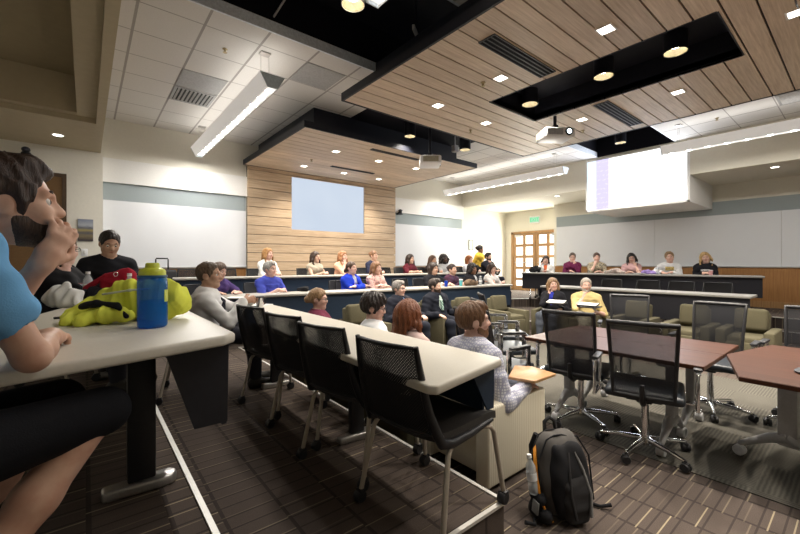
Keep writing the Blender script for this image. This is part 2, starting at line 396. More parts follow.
# wood clouds
def cloud(name, x0, x1, y0, y1, hole, label):
    m = MB(); m.mi = 0
    y = y1
    while y > y0 + .02:
        a, b = max(y - .2 + .0075, y0), y - .0075
        if b - a > .01:
            ivs = [(a, b, None)]
            if hole:
                hx0, hx1, hy0, hy1 = hole
                cut = sorted({a, b, *[q for q in (hy0, hy1) if a < q < b]})
                ivs = [(p, q, hole if (p + q) / 2 > hy0 and (p + q) / 2 < hy1 else None) for p, q in zip(cut, cut[1:])]
            for p, q, h in ivs:
                if h: m.bx(x0, h[0], p, q, ZC, ZC + .02); m.bx(h[1], x1, p, q, ZC, ZC + .02)
                else: m.bx(x0, x1, p, q, ZC, ZC + .02)
        y -= .2
    m.mi = 1; t = .025
    m.bx(x0 - t, x0, y0 - t, y1 + t, ZC - .004, ZC + .10); m.bx(x1, x1 + t, y0 - t, y1 + t, ZC - .004, ZC + .10)
    m.bx(x0, x1, y0 - t, y0, ZC - .004, ZC + .10); m.bx(x0, x1, y1, y1 + t, ZC - .004, ZC + .10)
    if hole:
        hx0, hx1, hy0, hy1 = hole; zz = ZC + .03
        m.bx(x0, hx0, y0, y1, zz, ZC + .09); m.bx(hx1, x1, y0, y1, zz, ZC + .09); m.bx(hx0, hx1, y0, hy0, zz, ZC + .09); m.bx(hx0, hx1, hy1, y1, zz, ZC + .09)
        t = .012; m.bx(hx0 - t, hx0, hy0, hy1, ZC - .003, ZC + .3); m.bx(hx1, hx1 + t, hy0, hy1, ZC - .003, ZC + .3); m.bx(hx0, hx1, hy0 - t, hy0, ZC - .003, ZC + .3); m.bx(hx0, hx1, hy1, hy1 + t, ZC - .003, ZC + .3)
        m.bx(hx0 - t, hx1 + t, hy0 - t, hy1 + t, ZC + .3, ZC + .32)
        i = .3; m.bx(x0 + i, x0 + i + .03, y0 + i, y1 - i, ZC + .09, 4.0); m.bx(x1 - i - .03, x1 - i, y0 + i, y1 - i, ZC + .09, 4.0); m.bx(x0 + i, x1 - i, y1 - i - .03, y1 - i, ZC + .09, 4.0)
    else:
        m.bx(x0, x1, y0, y1, ZC + .03, ZC + .09); i = .3; m.bx(x0 + i, x1 - i, y0 + i, y1, ZC + .09, ZT)
    struct(name, m, [M['cloud'], M['blackfascia']], label=label)
C1 = (2.63, 6.78, -3.2, 4.38); HOLE = (4.15, 5.23, .82, 3.19); C2 = (2.67, 6.80, 5.62, 8.59)
cloud('ceiling_panel', *C1, HOLE, 'large oak plank ceiling panel with a black opening')
cloud('ceiling_panel.001', *C2, None, 'smaller oak plank ceiling panel against the back wall')

# doors
def glazed_leaf(name, y0, y1, hinge):
    X = 12.26; rt = bpy.data.objects.new(name, None); COL.objects.link(rt); rt.location = (X, (y0 + y1) / 2, F2); rt['kind'] = 'structure'
    w = abs(y1 - y0); h = 2.02; m = MB(); st = .11; cols, rows = 2, 5
    ys = np.linspace(-w / 2, w / 2, cols + 1); zs = np.linspace(0, h, rows + 1)
    for k in range(cols + 1): m.bx(-.02, .02, ys[k] - (st if k not in (0,) else 0) + (.055 if 0 < k < cols else 0), ys[k] + (st if k != cols else 0) - (.055 if 0 < k < cols else 0), 0, h)
    for k in range(rows + 1):
        a = max(0, zs[k] - .05); b = min(h, zs[k] + .05)
        if k == 0: b = .16
        m.bx(-.018, .018, -w / 2, w / 2, a, b)
    m.build('door_frame', M['doorwood'], rt)
    MB().bx(-.004, .004, -w / 2 + .02, w / 2 - .02, .1, h - .02).build('door_glass', emit('daylit_glass', (1.0, .98, .90), 1.9), rt)
    MB().tube([(-.02, hinge * (w / 2 - .1), 1.0), (-.08, hinge * (w / 2 - .1), 1.0), (-.08, -hinge * (w / 2 - .1), 1.0), (-.02, -hinge * (w / 2 - .1), 1.0)], .014, 8).build('push_bar', M['alu'], rt)
    MB().bx(-.06, -.02, hinge * (w / 2 - .3), hinge * (w / 2 - .08), h - .10, h - .02).build('door_closer', M['alu'], rt)
glazed_leaf('door_1', 7.43, 8.33, 1); glazed_leaf('door_2', 6.5, 7.41, -1)
m = MB(); m.bx(12.22, 12.3, 8.33, 8.42, F2, 2.52); m.bx(12.22, 12.3, 6.46, 8.42, 2.43, 2.52); struct('trim_9', m, M['doorwood'])
m = MB(); m.bx(-1.25, -.30, 8.40, 8.45, F2, 2.80); o = struct('door_3', m, plain('dark_door_veneer', (.16, .085, .03), .5))
m = MB(); m.bx(-.30, -.245, 8.39, 8.45, F2, 2.86); m.bx(-1.3, -.30, 8.39, 8.45, 2.80, 2.86); struct('trim_10', m, plain('dark_door_frame', (.07, .04, .02), .5))
# ================================================================ CEILING FITTINGS
E_LAMP = emit('lamp_glow', (1.0, .93, .80), 6.0)
E_TUBE = emit('tube_glow', (1.0, .95, .88), .85)
E_BULB = emit('led_glow', (1.0, .97, .90), 20.0)
# linear pendants
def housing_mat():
    t = NT('housing_added_glow'); n = t.noise(t.coord(), 200, 2); return t.done(t.bsdf(t.mix(n, (.78, .77, .75), (.86, .85, .83)), .5, Emission_Color=(1, .95, .90, 1), Emission_Strength=.22))  # faint emission added so the dark housing sides look lit
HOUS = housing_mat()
def make_pendant(name, label, L, cat='pendant light'):
    rt = thing(name, label, cat, (0, 0, 0), 0, 'linear pendant lights')
    prof = [(-.15, .16), (-.135, .15), (-.062, .012), (-.048, .012), (-.048, .04), (.048, .04), (.048, .012), (.062, .012), (.135, .15), (.15, .16), (.15, .165), (.06, .135), (-.06, .135), (-.15, .165)]
    vs = [(x, y, z) for y in (-L / 2, L / 2) for x, z in prof]; n = len(prof)
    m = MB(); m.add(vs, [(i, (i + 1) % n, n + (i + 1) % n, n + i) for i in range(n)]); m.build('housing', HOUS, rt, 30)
    cap = [(-.15, .165), (-.06, .005), (.06, .005), (.15, .165)]
    for s in (-1, 1):
        vs = [(x, y, z) for y in (s * L / 2, s * (L / 2 + .012)) for x, z in cap]
        MB().add(vs, [(0, 1, 2, 3), (7, 6, 5, 4)] + [(i, (i + 1) % 4, 4 + (i + 1) % 4, 4 + i) for i in range(4)]).build('end_cap', plain('pendant_end_cap', (.60, .68, .74), .4), rt, 0)
    MB().bx(-.046, .046, -L / 2 + .01, L / 2 - .01, .026, .036).build('diffuser', E_TUBE, rt, 0)
    nb = 14
    for i in range(nb):
        MB().lathe([(.001, .030), (.034, .030), (.036, .018), (.001, .014)], (0, -L / 2 + L * (i + .5) / nb, 0), 10).build('bulb', E_BULB, rt)
    for s in (-1, 1):
        m = MB(); y = s * (L / 2 - .25)
        m.bx(-.06, .06, y - .04, y + .04, .145, .16); m.cyl((-.05, y, .16), (-.05, y, ZT - 3.48), .0022, None, 5); m.cyl((.05, y, .16), (.05, y, ZT - 3.48), .0022, None, 5)
        m.bx(-.06, .06, y - .05, y + .05, ZT - 3.50, ZT - 3.481); m.build('suspension_cable', M['alu'], rt)
    return rt
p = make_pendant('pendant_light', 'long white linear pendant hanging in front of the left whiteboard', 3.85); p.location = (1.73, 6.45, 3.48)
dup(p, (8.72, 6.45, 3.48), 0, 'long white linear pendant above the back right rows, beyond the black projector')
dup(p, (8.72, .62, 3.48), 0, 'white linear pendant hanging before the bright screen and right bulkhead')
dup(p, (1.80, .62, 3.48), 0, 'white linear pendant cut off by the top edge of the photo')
# recessed square downlights
def square_light(name, px, py, label, group, z=ZC):
    q = at(px, py, z); rt = thing(name, label, 'downlight', (q.x, q.y, z), 0, group); s = .058; r = .072
    m = MB(); m.bx(-r, r, -r, -s, -.006, .004); m.bx(-r, r, s, r, -.006, .004); m.bx(-r, -s, -s, s, -.006, .004); m.bx(s, r, -s, s, -.006, .004); m.build('trim_ring', M['whiteplastic'], rt, 0)
    MB().bx(-s, s, -s, s, -.003, .002).build('lens', E_LAMP, rt, 0); SPOTS.append((q.x, q.y, z - .02, 135)); return rt
SPOTS = []
near = [(606, 29.4, 'square downlight in the large ceiling panel nearest the black opening'), (500.6, 78, 'square downlight beside the long air slot of the large ceiling panel'), (438, 105.5, 'square downlight near the far left corner of the large ceiling panel'),
        (486, 123, 'square downlight at the far edge of the large ceiling panel'), (582, 119.4, 'square downlight just above the hanging projector'), (678, 92, 'square downlight between the black opening and right edge of the large panel'), (797.5, 12.4, 'square downlight cut by the right edge of the photo')]
for px, py, lb in near: square_light('square_downlight', px, py, lb, 'downlights in the large ceiling panel')
far = [(336, 151.4, 'square downlight nearest the front edge of the small ceiling panel'), (304, 166, 'square downlight at the left of the small ceiling panel'), (344, 173, 'square downlight above the blue screen, left of two'), (378.7, 161, 'square downlight between the two slots of the small panel'), (378.7, 179, 'square downlight above the blue screen, right of two'), (416, 168.5, 'square downlight beside the far projector')]
for px, py, lb in far: square_light('square_downlight', px, py, lb, 'downlights in the small ceiling panel')
# round can downlights
def can_light(px, py, z, label, r=.105, depth_=.16, pw=170, mat='blackfascia'):
    q = at(px, py, z); rt = thing('can_downlight', label, 'downlight', (q.x, q.y, z), 0, 'round can downlights')
    m = MB(); m.lathe([(r, 0), (r + .006, 0), (r + .006, depth_), (r - .01, depth_), (r * .9, depth_ - .01), (r, .004)], (0, 0, 0), 24); m.build('can_body', M[mat], rt)
    MB().lathe([(r * .985, .004), (r * .93, .03), (r * .7, .075), (r * .45, .09), (.001, .092), (.001, .095), (r * .7, .08), (r * .99, .03)], (0, 0, 0), 24).build('reflector', plain('can_reflector', (.80, .74, .58), .25, .6), rt)
    MB().lathe([(.001, .060), (.045, .060), (.045, .088), (.001, .088)], (0, 0, 0), 14).build('lamp_lens', emit('can_lamp', (1, .88, .66), 14), rt)
    SPOTS.append((q.x, q.y, z + .045, pw)); return rt
can_light(530, 104.6, ZC + .10, 'leftmost can downlight in the black ceiling opening', depth_=.2)
can_light(603.6, 76.8, ZC + .10, 'middle can downlight in the black ceiling opening', depth_=.2)
can_light(675.4, 52.5, ZC + .10, 'rightmost can downlight in the black ceiling opening', depth_=.2)
can_light(410, 136.5, ZC + .22, 'can downlight in the black gap between the two oak ceiling panels', r=.10, depth_=.9)
can_light(465, 150, ZC + .02, 'tubular black can downlight right of the far projector pole', r=.10, depth_=.36)
can_light(620.5, 143, ZT + .05, 'can downlight in the black slot above the bright screen', depth_=.55)
can_light(353, 5, 3.85, 'cream can downlight in the black slot by the top edge of the photo', depth_=.76, pw=50, mat='whiteplastic')
q = at(455, 152, ZC + .15); m = MB().bx(-.05, .05, -.05, .05, 0, .13); m.bx(-.01, .01, -.01, .01, .13, .33); tag(m.build('junction_box', M['greyplastic'], None, 0, q), 'small grey junction box beside the tubular black downlight', 'box')
for px, py, z, lb in ((58, 135, 3.30, 'round recessed downlight in the soffit above the light blue T-shirt'), (775, 167, 3.25, 'round recessed downlight in the low ceiling right of the screen'), (557, 196, 3.25, 'round recessed downlight in the low ceiling before the glazed doors')):
    q = at(px, py, z); rt = thing('round_downlight', lb, 'downlight', (q.x, q.y, z), 0, 'recessed downlights in the low ceilings')
    MB().lathe([(.062, -.006), (.078, -.006), (.080, .0), (.062, .002)], (0, 0, 0), 20).build('trim_ring', M['whiteplastic'], rt); MB().lathe([(.001, -.003), (.062, -.003), (.062, .001), (.001, .001)], (0, 0, 0), 20).build('lens', E_LAMP, rt)
# linear air diffusers in the clouds
def diffuser(a, b, w, label, n=4, z=ZC):
    p, q = at(*a, z), at(*b, z); c = (p + q) / 2; L = abs(q.x - p.x)
    rt = thing('air_diffuser', label, 'air vent', (c.x, c.y, z), 0, 'linear air diffusers')
    MB().bx(-L / 2, L / 2, -w / 2, w / 2, -.005, .0).build('backing', M['black'], rt, 0)
    m = MB(); m.bx(-L / 2, L / 2, -w / 2, -w / 2 + .008, -.012, 0); m.bx(-L / 2, L / 2, w / 2 - .008, w / 2, -.012, 0); m.bx(-L / 2, -L / 2 + .008, -w / 2, w / 2, -.012, 0); m.bx(L / 2 - .008, L / 2, -w / 2, w / 2, -.012, 0); m.build('frame', plain('vent_frame', (.10, .10, .11), .5, .4), rt, 0)
    m = MB()
    for i in range(1, n): yy = -w / 2 + w * i / n; m.bx(-L / 2, L / 2, yy - .005, yy + .005, -.012, -.004)
    m.build('slats', plain('vent_slat', (.06, .06, .07), .4, .5), rt, 0)
diffuser((486, 38), (548, 74), .19, 'long four slot air diffuser left of the black ceiling opening')
diffuser((600, 103), (637, 124), .19, 'air diffuser right of the black ceiling opening')
diffuser((331, 166), (374, 173.4), .10, 'narrow slot diffuser above the blue screen', 2)
diffuser((371, 149), (418, 159.5), .10, 'narrow slot diffuser along the front of the small ceiling panel', 2)
# square vents and grey return panels in the tiles
def tilevent(px, py, label, plainp=False):
    q = at(px, py, ZT); gx = .39 - 6.1 + .61 * (math.floor((q.x - .39 + 6.1) / .61) + .5); gy = 4.617 - 12.2 + .61 * (math.floor((q.y - 4.617 + 12.2) / .61) + .5)
    if plainp:
        return tag(MB().bx(-.29, .28, -.295, .285, -.008, 0).build('ceiling_speaker_panel', plain('grey_panel', (.42, .42, .42), .8), None, 0, (gx, gy, ZT)), label, 'ceiling panel', 'grey panels in the tile ceiling')
    rt = thing('ceiling_vent', label, 'air vent', (gx, gy, ZT), 0, 'louvred vents in the tile ceiling')
    m = MB(); a, b = .285, .25; m.bx(-a, a, -a, -b, -.012, 0); m.bx(-a, a, b, a, -.012, 0); m.bx(-a, -b, -b, b, -.012, 0); m.bx(b, a, -b, b, -.012, 0); m.build('frame', M['greyplastic'], rt, 0)
    MB().bx(-b, b, -b, b, -.003, 0).build('backing', plain('vent_dark', (.03, .03, .03), .8), rt, 0)
    m = MB()
    for i in range(9): m.box((-b + (i + .5) * 2 * b / 9, 0, -.008), (.030, 2 * b, .004), Matrix.Rotation(R(35), 4, 'Y'))
    m.build('slats', plain('vent_white', (.6, .6, .6), .5), rt, 0)
tilevent(188, 96, 'louvred ceiling vent left of the left linear pendant'); tilevent(456, 186, 'louvred ceiling vent above the back right whiteboard'); tilevent(785, 100, 'louvred ceiling vent by the right edge of the photo')
tilevent(203, 80, 'grey ceiling panel beside the left louvred vent', True); tilevent(316, 76, 'grey ceiling panel in front of the small oak panel corner', True)
# sprinklers
for px, py, z, lb in ((483, 82.5, ZC, 'brass sprinkler head left of the long air diffuser'), (311.5, 159.5, ZC, 'sprinkler head in the left half of the small oak panel'), (583, 130.5, ZC, 'sprinkler head right of the hanging projector'), (225, 49, ZT, 'sprinkler head in the tile ceiling above the left pendant'), (470.5, 130, ZC, 'sprinkler head at the far edge of the large oak panel'), (717, 118, ZT, 'sprinkler head in the tiles above the right pendant')):
    q = at(px, py, z); rt = thing('sprinkler', lb, 'sprinkler', (q.x, q.y, z), 0, 'sprinkler heads')
    MB().lathe([(.03, 0), (.03, -.006), (.012, -.01), (.010, -.035), (.001, -.037)], (0, 0, 0), 12).build('escutcheon', plain('brass', (.45, .36, .20), .35, .8), rt)
    MB().lathe([(.001, -.04), (.024, -.04), (.026, -.044), (.001, -.045)], (0, 0, 0), 12).build('deflector', plain('brass', (.45, .36, .2), .35, .8), rt)
# projectors
def projector(name, q, rz, label, ztop, s=1.0):
    rt = thing(name, label, 'projector', (q.x, q.y, q.z), rz); rt.scale = (s, s, s)
    MB().box((0, 0, 0), (.40, .33, .125), None, .022).build('body', M['whiteplastic'], rt)
    MB().lathe([(.001, -.175), (.05, -.175), (.055, -.16), (.055, -.150), (.001, -.150)], (.11, 0, .005), 20, 'Y').build('lens_barrel', M['blackplastic'], rt)
    MB().lathe([(.001, -.181), (.030, -.179), (.034, -.172), (.001, -.172)], (.11, 0, .005), 16, 'Y').build('lens', emit('projector_lens', (.75, .88, 1), 3.0), rt)
    m = MB(); m.bx(-.18, .03, -.168, -.16, -.04, .04); m.build('front_grille', plain('grille_grey', (.35, .35, .36), .5), rt, 0)
    m = MB(); m.bx(-.206, -.199, -.12, .12, -.04, .04); m.build('vent_panel', plain('grille_yellowish', (.40, .37, .28), .6), rt, 0)
    m = MB(); m.bx(-.09, .09, -.09, .09, .065, .085); m.box((0, 0, .11), (.06, .06, .05)); m.build('mount_bracket', M['blackfascia'], rt, 0)
    MB().cyl((0, 0, .1), (0, 0, (ztop - q.z) / s), .022, None, 14).build('pole', M['blackfascia'], rt)
q = at(555, 136, 3.02); q = online(555, (4.2, 2.9), (5.2, 2.9)); q.z = zat(135.5, q)
projector('ceiling_projector', q, R(-35), 'white projector hanging on a black pole below the black ceiling opening', ZC + .3, 1.08)
q = online(430, (4, 5.0), (6, 5.0)); q.z = zat(162, q)
projector('ceiling_projector', q, R(50), 'white projector hanging in the gap before the smaller oak ceiling panel', 4.62, 1.12)
# small wall cameras, sign, notice, picture, switch
def ptz(loc, label):
    rt = thing('wall_camera', label, 'camera', loc); MB().box((0, .02, -.06), (.16, .10, .03), None, .008).build('bracket', M['blackplastic'], rt)
    MB().lathe([(.06, -.045), (.062, -.02), (.05, 0), (.03, .005), (.001, .006)], (0, .0, 0), 16).build('base', M['blackplastic'], rt); MB().ball((0, -.02, .035), (.055, .06, .045), 14).build('camera_head', M['blackplastic'], rt)
    MB().lathe([(.001, -.092), (.022, -.090), (.026, -.07), (.001, -.07)], (0, 0, .035), 14, 'Y').build('lens', plain('lens_glass', (.05, .05, .07), .1), rt)
q = online(26, (-2, 8.36), (1, 8.36)); q.z = zat(152, q); ptz(q, 'small black camera on the wall above the light blue T-shirt')
q = online(400, (5, 8.62), (9, 8.62)); q.z = zat(212, q); ptz(q, 'small black camera on the wall right of the oak panelling')
rt = thing('exit_sign', 'green lit exit sign above the glazed doors', 'sign', (12.24, 7.46, 2.80)); MB().box((0, 0, .11), (.05, .40, .24), None, .01).build('housing', M['whiteplastic'], rt); MB().bx(-.031, -.026, -.18, .18, .02, .20).build('face', emit('exit_face', (.50, .85, .58), .7), rt, 0)
cu = bpy.data.curves.new('exit_lettering', 'FONT'); cu.body = 'EXIT'; cu.size = .17; cu.align_x = 'CENTER'; cu.extrude = .002; cu.materials.append(emit('exit_letters', (.05, .62, .22), 1.0)); tf = bpy.data.objects.new('lt', cu); COL.objects.link(tf); bpy.context.view_layer.update(); me = bpy.data.meshes.new_from_object(tf.evaluated_get(bpy.context.evaluated_depsgraph_get())); bpy.data.objects.remove(tf); t = bpy.data.objects.new('lettering', me); COL.objects.link(t); t.parent = rt; t.location = (-.034, 0, .05); t.rotation_euler = (R(90), 0, R(-90))
q = online(470.5, (8, YB), (12, YB)); rt = thing('framed_notice', 'small framed notice on the wall behind the standing person in yellow', 'frame', (q.x, YB - .012, zat(245, q)))
m = MB()
for a in ((-.10, -.082, -.17, .17), (.082, .10, -.17, .17), (-.1, .1, -.17, -.152), (-.1, .1, .152, .17)): m.bx(a[0], a[1], -.01, .011, a[2], a[3])
m.build('frame', plain('frame_grey', (.10, .13, .12), .5), rt, 0); MB().bx(-.083, .083, -.003, .010, -.153, .153).build('paper', plain('notice_paper', (.72, .78, .74), .7), rt, 0)
def landscape():
    t = NT('landscape_print'); v = t.coord(); sp = t.n('ShaderNodeSeparateXYZ'); t.l(v, sp.inputs[0])
    n = t.noise(t.coord('Object', (4, 1, 30)), 3, 4); z = t.math('ADD', t.math('MULTIPLY', sp.outputs[2], 2.6), t.math('MULTIPLY', n, .16))
    c = t.ramp(t.math('ADD', z, .42), [(.05, (.05, .04, .05)), (.25, (.22, .18, .10)), (.38, (.10, .09, .11)), (.5, (.36, .30, .12)), (.6, (.12, .13, .16)), (.72, (.42, .44, .48)), (.95, (.22, .25, .33))])
    return t.done(t.bsdf(c, .4))
q = online(85.5, (-2, 8.45), (1, 8.45)); z1, z0 = zat(219.5, q), zat(241, q)
rt = thing('landscape_picture', 'small landscape print on the wall left of the left whiteboard', 'picture', (q.x, 8.45, (z0 + z1) / 2)); MB().bx(-.10, .10, -.02, -.001, (z0 - z1) / 2, (z1 - z0) / 2).build('canvas', landscape(), rt, 0)
MB().bx(-.103, .103, -.018, -.0005, (z0 - z1) / 2 - .004, (z1 - z0) / 2 + .004).build('edge', plain('print_edge', (.3, .3, .3), .6), rt, 0)
q = online(84.5, (-2, 8.45), (1, 8.45)); rt = thing('wall_switch', 'white wall switch below the landscape print', 'switch', (q.x, 8.449, zat(252.5, q))); MB().box((0, -.004, 0), (.085, .008, .125), None, .003).build('plate', M['whiteplastic'], rt); MB().box((0, -.010, 0), (.034, .006, .065), None, .002).build('rocker', plain('switch_rocker', (.74, .73, .70), .4), rt)
# ================================================================ FURNITURE
def off(a, b, d):   # plan line moved sideways by d (left of a->b)
    e = Vector((b[0] - a[0], b[1] - a[1])).normalized(); n = Vector((-e.y, e.x)); return ((a[0] + n.x * d, a[1] + n.y * d), (b[0] + n.x * d, b[1] + n.y * d))
def desk(label, poly, zt, zf, front, drop, legs, panel='navy', ends=(), legkind='column', group='long lecture desks', lam='lam'):
    cx = sum(p[0] for p in poly) / len(poly); cy = sum(p[1] for p in poly) / len(poly)
    rt = thing('lecture_desk', label, 'desk', (cx, cy, zf), 0, group); zr = zt - zf
    L = lambda p: (p[0] - cx, p[1] - cy)
    m = MB().prism([L(p) for p in poly], zr - .040, zr, .011, 3); m.build('desktop', M[lam], rt, 50)
    a, b = front; a, b = Vector((*L(a), 0)), Vector((*L(b), 0)); d = b - a; c = (a + b) / 2
    MB().box((c.x, c.y, zr - .04 - drop / 2), (d.length, .018, drop), math.atan2(d.y, d.x)).build('modesty_panel', M[panel], rt, 0)
    if ends:
        m = MB()
        for (x0, x1, x2, y, zlo) in ends:   # tapered end plate
            vs = []
            for yy in (y, y + .012): vs += [(x0 - cx, yy - cy, zr - .04), (x1 - cx, yy - cy, zr - .04), (x1 - cx - .005, yy - cy, zlo - zf), (x2 - cx, yy - cy, zlo - zf)]
            m.add(vs, [(0, 1, 2, 3), (7, 6, 5, 4)] + [(i, (i + 1) % 4, 4 + (i + 1) % 4, 4 + i) for i in range(4)])
        m.build('end_plate', M[panel], rt, 0)
    for (x, y, rz) in legs:
        x -= cx; y -= cy; m = MB(); rot = Matrix.Translation((x, y, 0)) @ Matrix.Rotation(rz, 4, 'Z'); m.T = rot
        if legkind == 'column':
            m.box((0, 0, (zr - .04 + .05) / 2), (.105, .05, zr - .09), None, .008); lg = m.build('leg', M['blackplastic'], rt, 30)
            m = MB(); m.T = rot; m.prism([(-.14, -.03), (.06, -.045), (.115, -.04), (.135, -.015), (.135, .015), (.115, .04), (.06, .045), (-.14, .03)], .0, .048, .012); m.build('foot', M['alu'], lg, 40)
        else:
            m.box((0, 0, zr - .06), (.36, .05, .03)); m.tube([(-.12, 0, zr - .06), (-.15, 0, zr - .2), (-.24, 0, .06)], .016, 8); m.tube([(.12, 0, zr - .06), (.15, 0, zr - .2), (.24, 0, .06)], .016, 8); lg = m.build('leg', M['chrome'], rt, 40)
            for s in (-1, 1):
                m = MB(); m.T = rot; m.lathe([(.001, -.018), (.03, -.018), (.03, .018), (.001, .018)], (s * .24, 0, .03), 12, 'Y'); m.build('caster', M['blackplastic'], lg)
    return rt
# near desk with the young man (upper tier)
desk('cream desk top in the near left corner under the water bottle', [(-.235, 1.335), (.40, 1.512), (.45, 1.56), (.456, 4.62), (-.02, 4.62), (-.05, 3.3), (-.235, 2.6)], F2 + .73, F2, ((.425, 1.62), (.425, 4.55)), .33, [(.19, 2.03, 0), (.19, 4.2, 0)], 'navy2', [(.215, .437, .315, 1.60, .775)])
desk('long cream desk in the middle foreground with four empty black chairs', [(1.085, 1.085), (1.64, 1.185), (1.662, 1.22), (1.69, 4.56), (1.33, 4.02), (1.09, 3.15), (1.055, 1.12)], F1 + .73, F1, ((1.60, 1.27), (1.63, 4.35)), .24, [(1.45, 2.25, 0), (1.45, 3.7, 0)], 'navy', [(1.46, 1.645, 1.59, 1.235, .645)])
A2, B2 = (1.10, 5.90), (7.43, 5.07); A3, B3 = (1.15, 7.52), (8.85, 6.50)
AR3, BR3 = (9.30, 6.1), (10.36, 1.3); AR2, BR2 = (7.45, 4.42), (7.45, 1.08)
def rowdesk(label, a, b, zf, dep, drop, panel, kind='column', nl=4, r=0.0):
    o1 = off(a, b, dep); pl = off(a, b, .05); e = Vector((b[0] - a[0], b[1] - a[1])); ang = math.atan2(e.y, e.x)
    legs = []; mid = off(a, b, dep * .55)
    for k in range(nl):
        t = .05 + .9 * k / (nl - 1); legs.append((mid[0][0] + (mid[1][0] - mid[0][0]) * t, mid[0][1] + (mid[1][1] - mid[0][1]) * t, ang + PI / 2))
    s = .006
    return desk(label, [a, b, o1[1], o1[0]], zf + .73, zf, (tuple(Vector(pl[0]) * (1 - s) + Vector(pl[1]) * s), tuple(Vector(pl[1]) * (1 - s) + Vector(pl[0]) * s)), drop, legs, panel, (), kind, lam='lam2' if panel == 'navy' else 'lam_shaded')
rowdesk('long blue fronted desk in the second back row, under the royal blue shirt', A2, B2, F1, .50, .42, 'navy')
rowdesk('long blue fronted desk in the top back row under the oak panelling', A3, B3, F2, .48, .42, 'navy')
rowdesk('long dark desk in the top right row below the whiteboard', AR3, BR3, F2, .50, .40, 'navy2', 'splay')
rowdesk('long dark desk in the lower right row with empty chairs behind it', AR2, BR2, F1, .50, .42, 'navy2', 'splay')
# ---- armless nesting chair
def make_nest():
    rt = thing('nesting_chair', '', 'chair')
    P = []
    for i in range(9):
        u = i / 8; x = -.21 + .44 * u; row = []
        for j in range(9):
            v = j / 8 * 2 - 1; row.append((x, v * (.225 - .03 * max(0, .3 - u)), .455 - .018 * (1 - v * v) - .04 * max(0, u - .75) * 4 * max(0, u - .75)))
        P.append(row)
    m = MB().sheet(P, .034); m.build('seat', M['blackfab'], rt, 60)
    def bp(u, v):   # back surface: u 0..1 up, v -1..1 across
        w = .215 - .025 * u; x = -.235 - .10 * u - .012 * math.sin(u * 3) - .03 * (1 - v * v); return Vector((x, v * w, .47 + .40 * u))
    P = [[bp(i / 8, j / 4 - 1) for j in range(9)] for i in range(9)]
    bk = MB().sheet(P, .008).build('backrest', M['perf'], rt, 60)
    m = MB(); m.tube([bp(.98, j / 4 - 1) for j in range(9)] + [bp(.02, 1 - j / 4) for j in range(9)], .011, 8, True); m.build('back_rim', M['blackplastic'], bk, 60)
    for s in (-1, 1):
        pts = [bp(1, s), bp(.75, s), bp(.5, s), bp(.25, s), bp(.04, s) + Vector((.005, s * .006, 0)), Vector((-.215, s * .232, .442)), Vector((-.15, s * .236, .424)), Vector((0, s * .236, .424)), Vector((.19, s * .228, .430))]
        MB().tube(pts, [.011, .014, .017, .02, .023, .024, .021, .017, .010], 8).build('side_rail', M['blackplastic'], rt, 60)
    for s in (-1, 1):
        for pts in ([(-.12, s * .225, .42), (-.165, s * .236, .405), (-.185, s * .24, .38), (-.255, s * .265, .05)], [(.10, s * .22, .42), (.165, s * .232, .405), (.19, s * .238, .375), (.245, s * .262, .05)]):
            lg = MB().tube(pts, .0125, 10).build('leg', M['beigetube'], rt, 60); x, y, _ = pts[-1]
            m = MB(); m.lathe([(.001, -.020), (.028, -.020), (.031, -.012), (.031, .012), (.028, .020), (.001, .020)], (x - .006, y, .031), 14, 'Y'); m.box((x, y, .055), (.036, .044, .022), None, .006); m.build('caster', M['blackplastic'], lg)
    m = MB(); m.tube([(-.10, -.225, .42), (-.10, .225, .42)], .011, 8); m.tube([(.09, -.22, .42), (.09, .22, .42)], .011, 8); m.build('crossbar', M['beigetube'], rt)
    return rt
NEST = make_nest(); _first = [True]
def nest(x, y, zf, rz, label, group):
    if _first[0]:
        _first[0] = False; NEST.location = (x, y, zf); NEST.rotation_euler.z = rz; NEST['label'] = label; NEST['group'] = group; return NEST
    return dup(NEST, (x, y, zf), rz, label, group)
G = 'empty chairs along the long cream desk'
nest(1.37, 1.41, F1, R(6), 'empty black mesh-back chair nearest the viewer, beside the cream armchair', G)
nest(1.35, 2.03, F1, R(12), 'second empty black chair from the near end of the long cream desk', G)
nest(1.36, 2.59, F1, R(12), 'third empty black chair from the near end of the long cream desk', G)
nest(1.35, 3.23, F1, R(12), 'empty black chair at the far end of the long cream desk beside the mug', G)
def rowchair(px, line, offs, zf, label, group, turn=0):
    l = off(*line, offs); q = online(px, *l); e = Vector((line[1][0] - line[0][0], line[1][1] - line[0][1])); ang = math.atan2(e.y, e.x) - PI / 2
    return nest(q.x, q.y, zf, ang + R(turn), label, group)
G = 'empty chairs in the back rows'
rowchair(352, (A2, B2), .72, F1, 'empty black chair between the royal blue shirt and the bright blue cardigan', G)
rowchair(330, (A3, B3), .80, F2, 'empty black chair beside the sleeveless beige top in the top back row', G, 8)
rowchair(390, (A3, B3), .80, F2, 'empty black chair under the right end of the oak panelling', G)
rowchair(190, (A3, B3), .80, F2, 'empty grey black chair under the left whiteboard, beside the luggage', G)
rowchair(228, (A3, B3), .80, F2, 'empty black chair under the right end of the left whiteboard', G)
rowchair(408, (A2, B2), .72, F1, 'empty black chair behind the suit with the light blue shirt', G)
G = 'empty chairs in the lower right row'
for px, lb in ((605, 'empty black chair behind the pale yellow shirt'), (642, 'empty black chair in the lower right row under the floral sleeve papers'), (676, 'empty black chair in the lower right row below the white sweatshirt'), (713, 'empty black chair in the lower right row below the black top with white print')):
    rowchair(px, (AR2, BR2), .78, F1, lb, G)
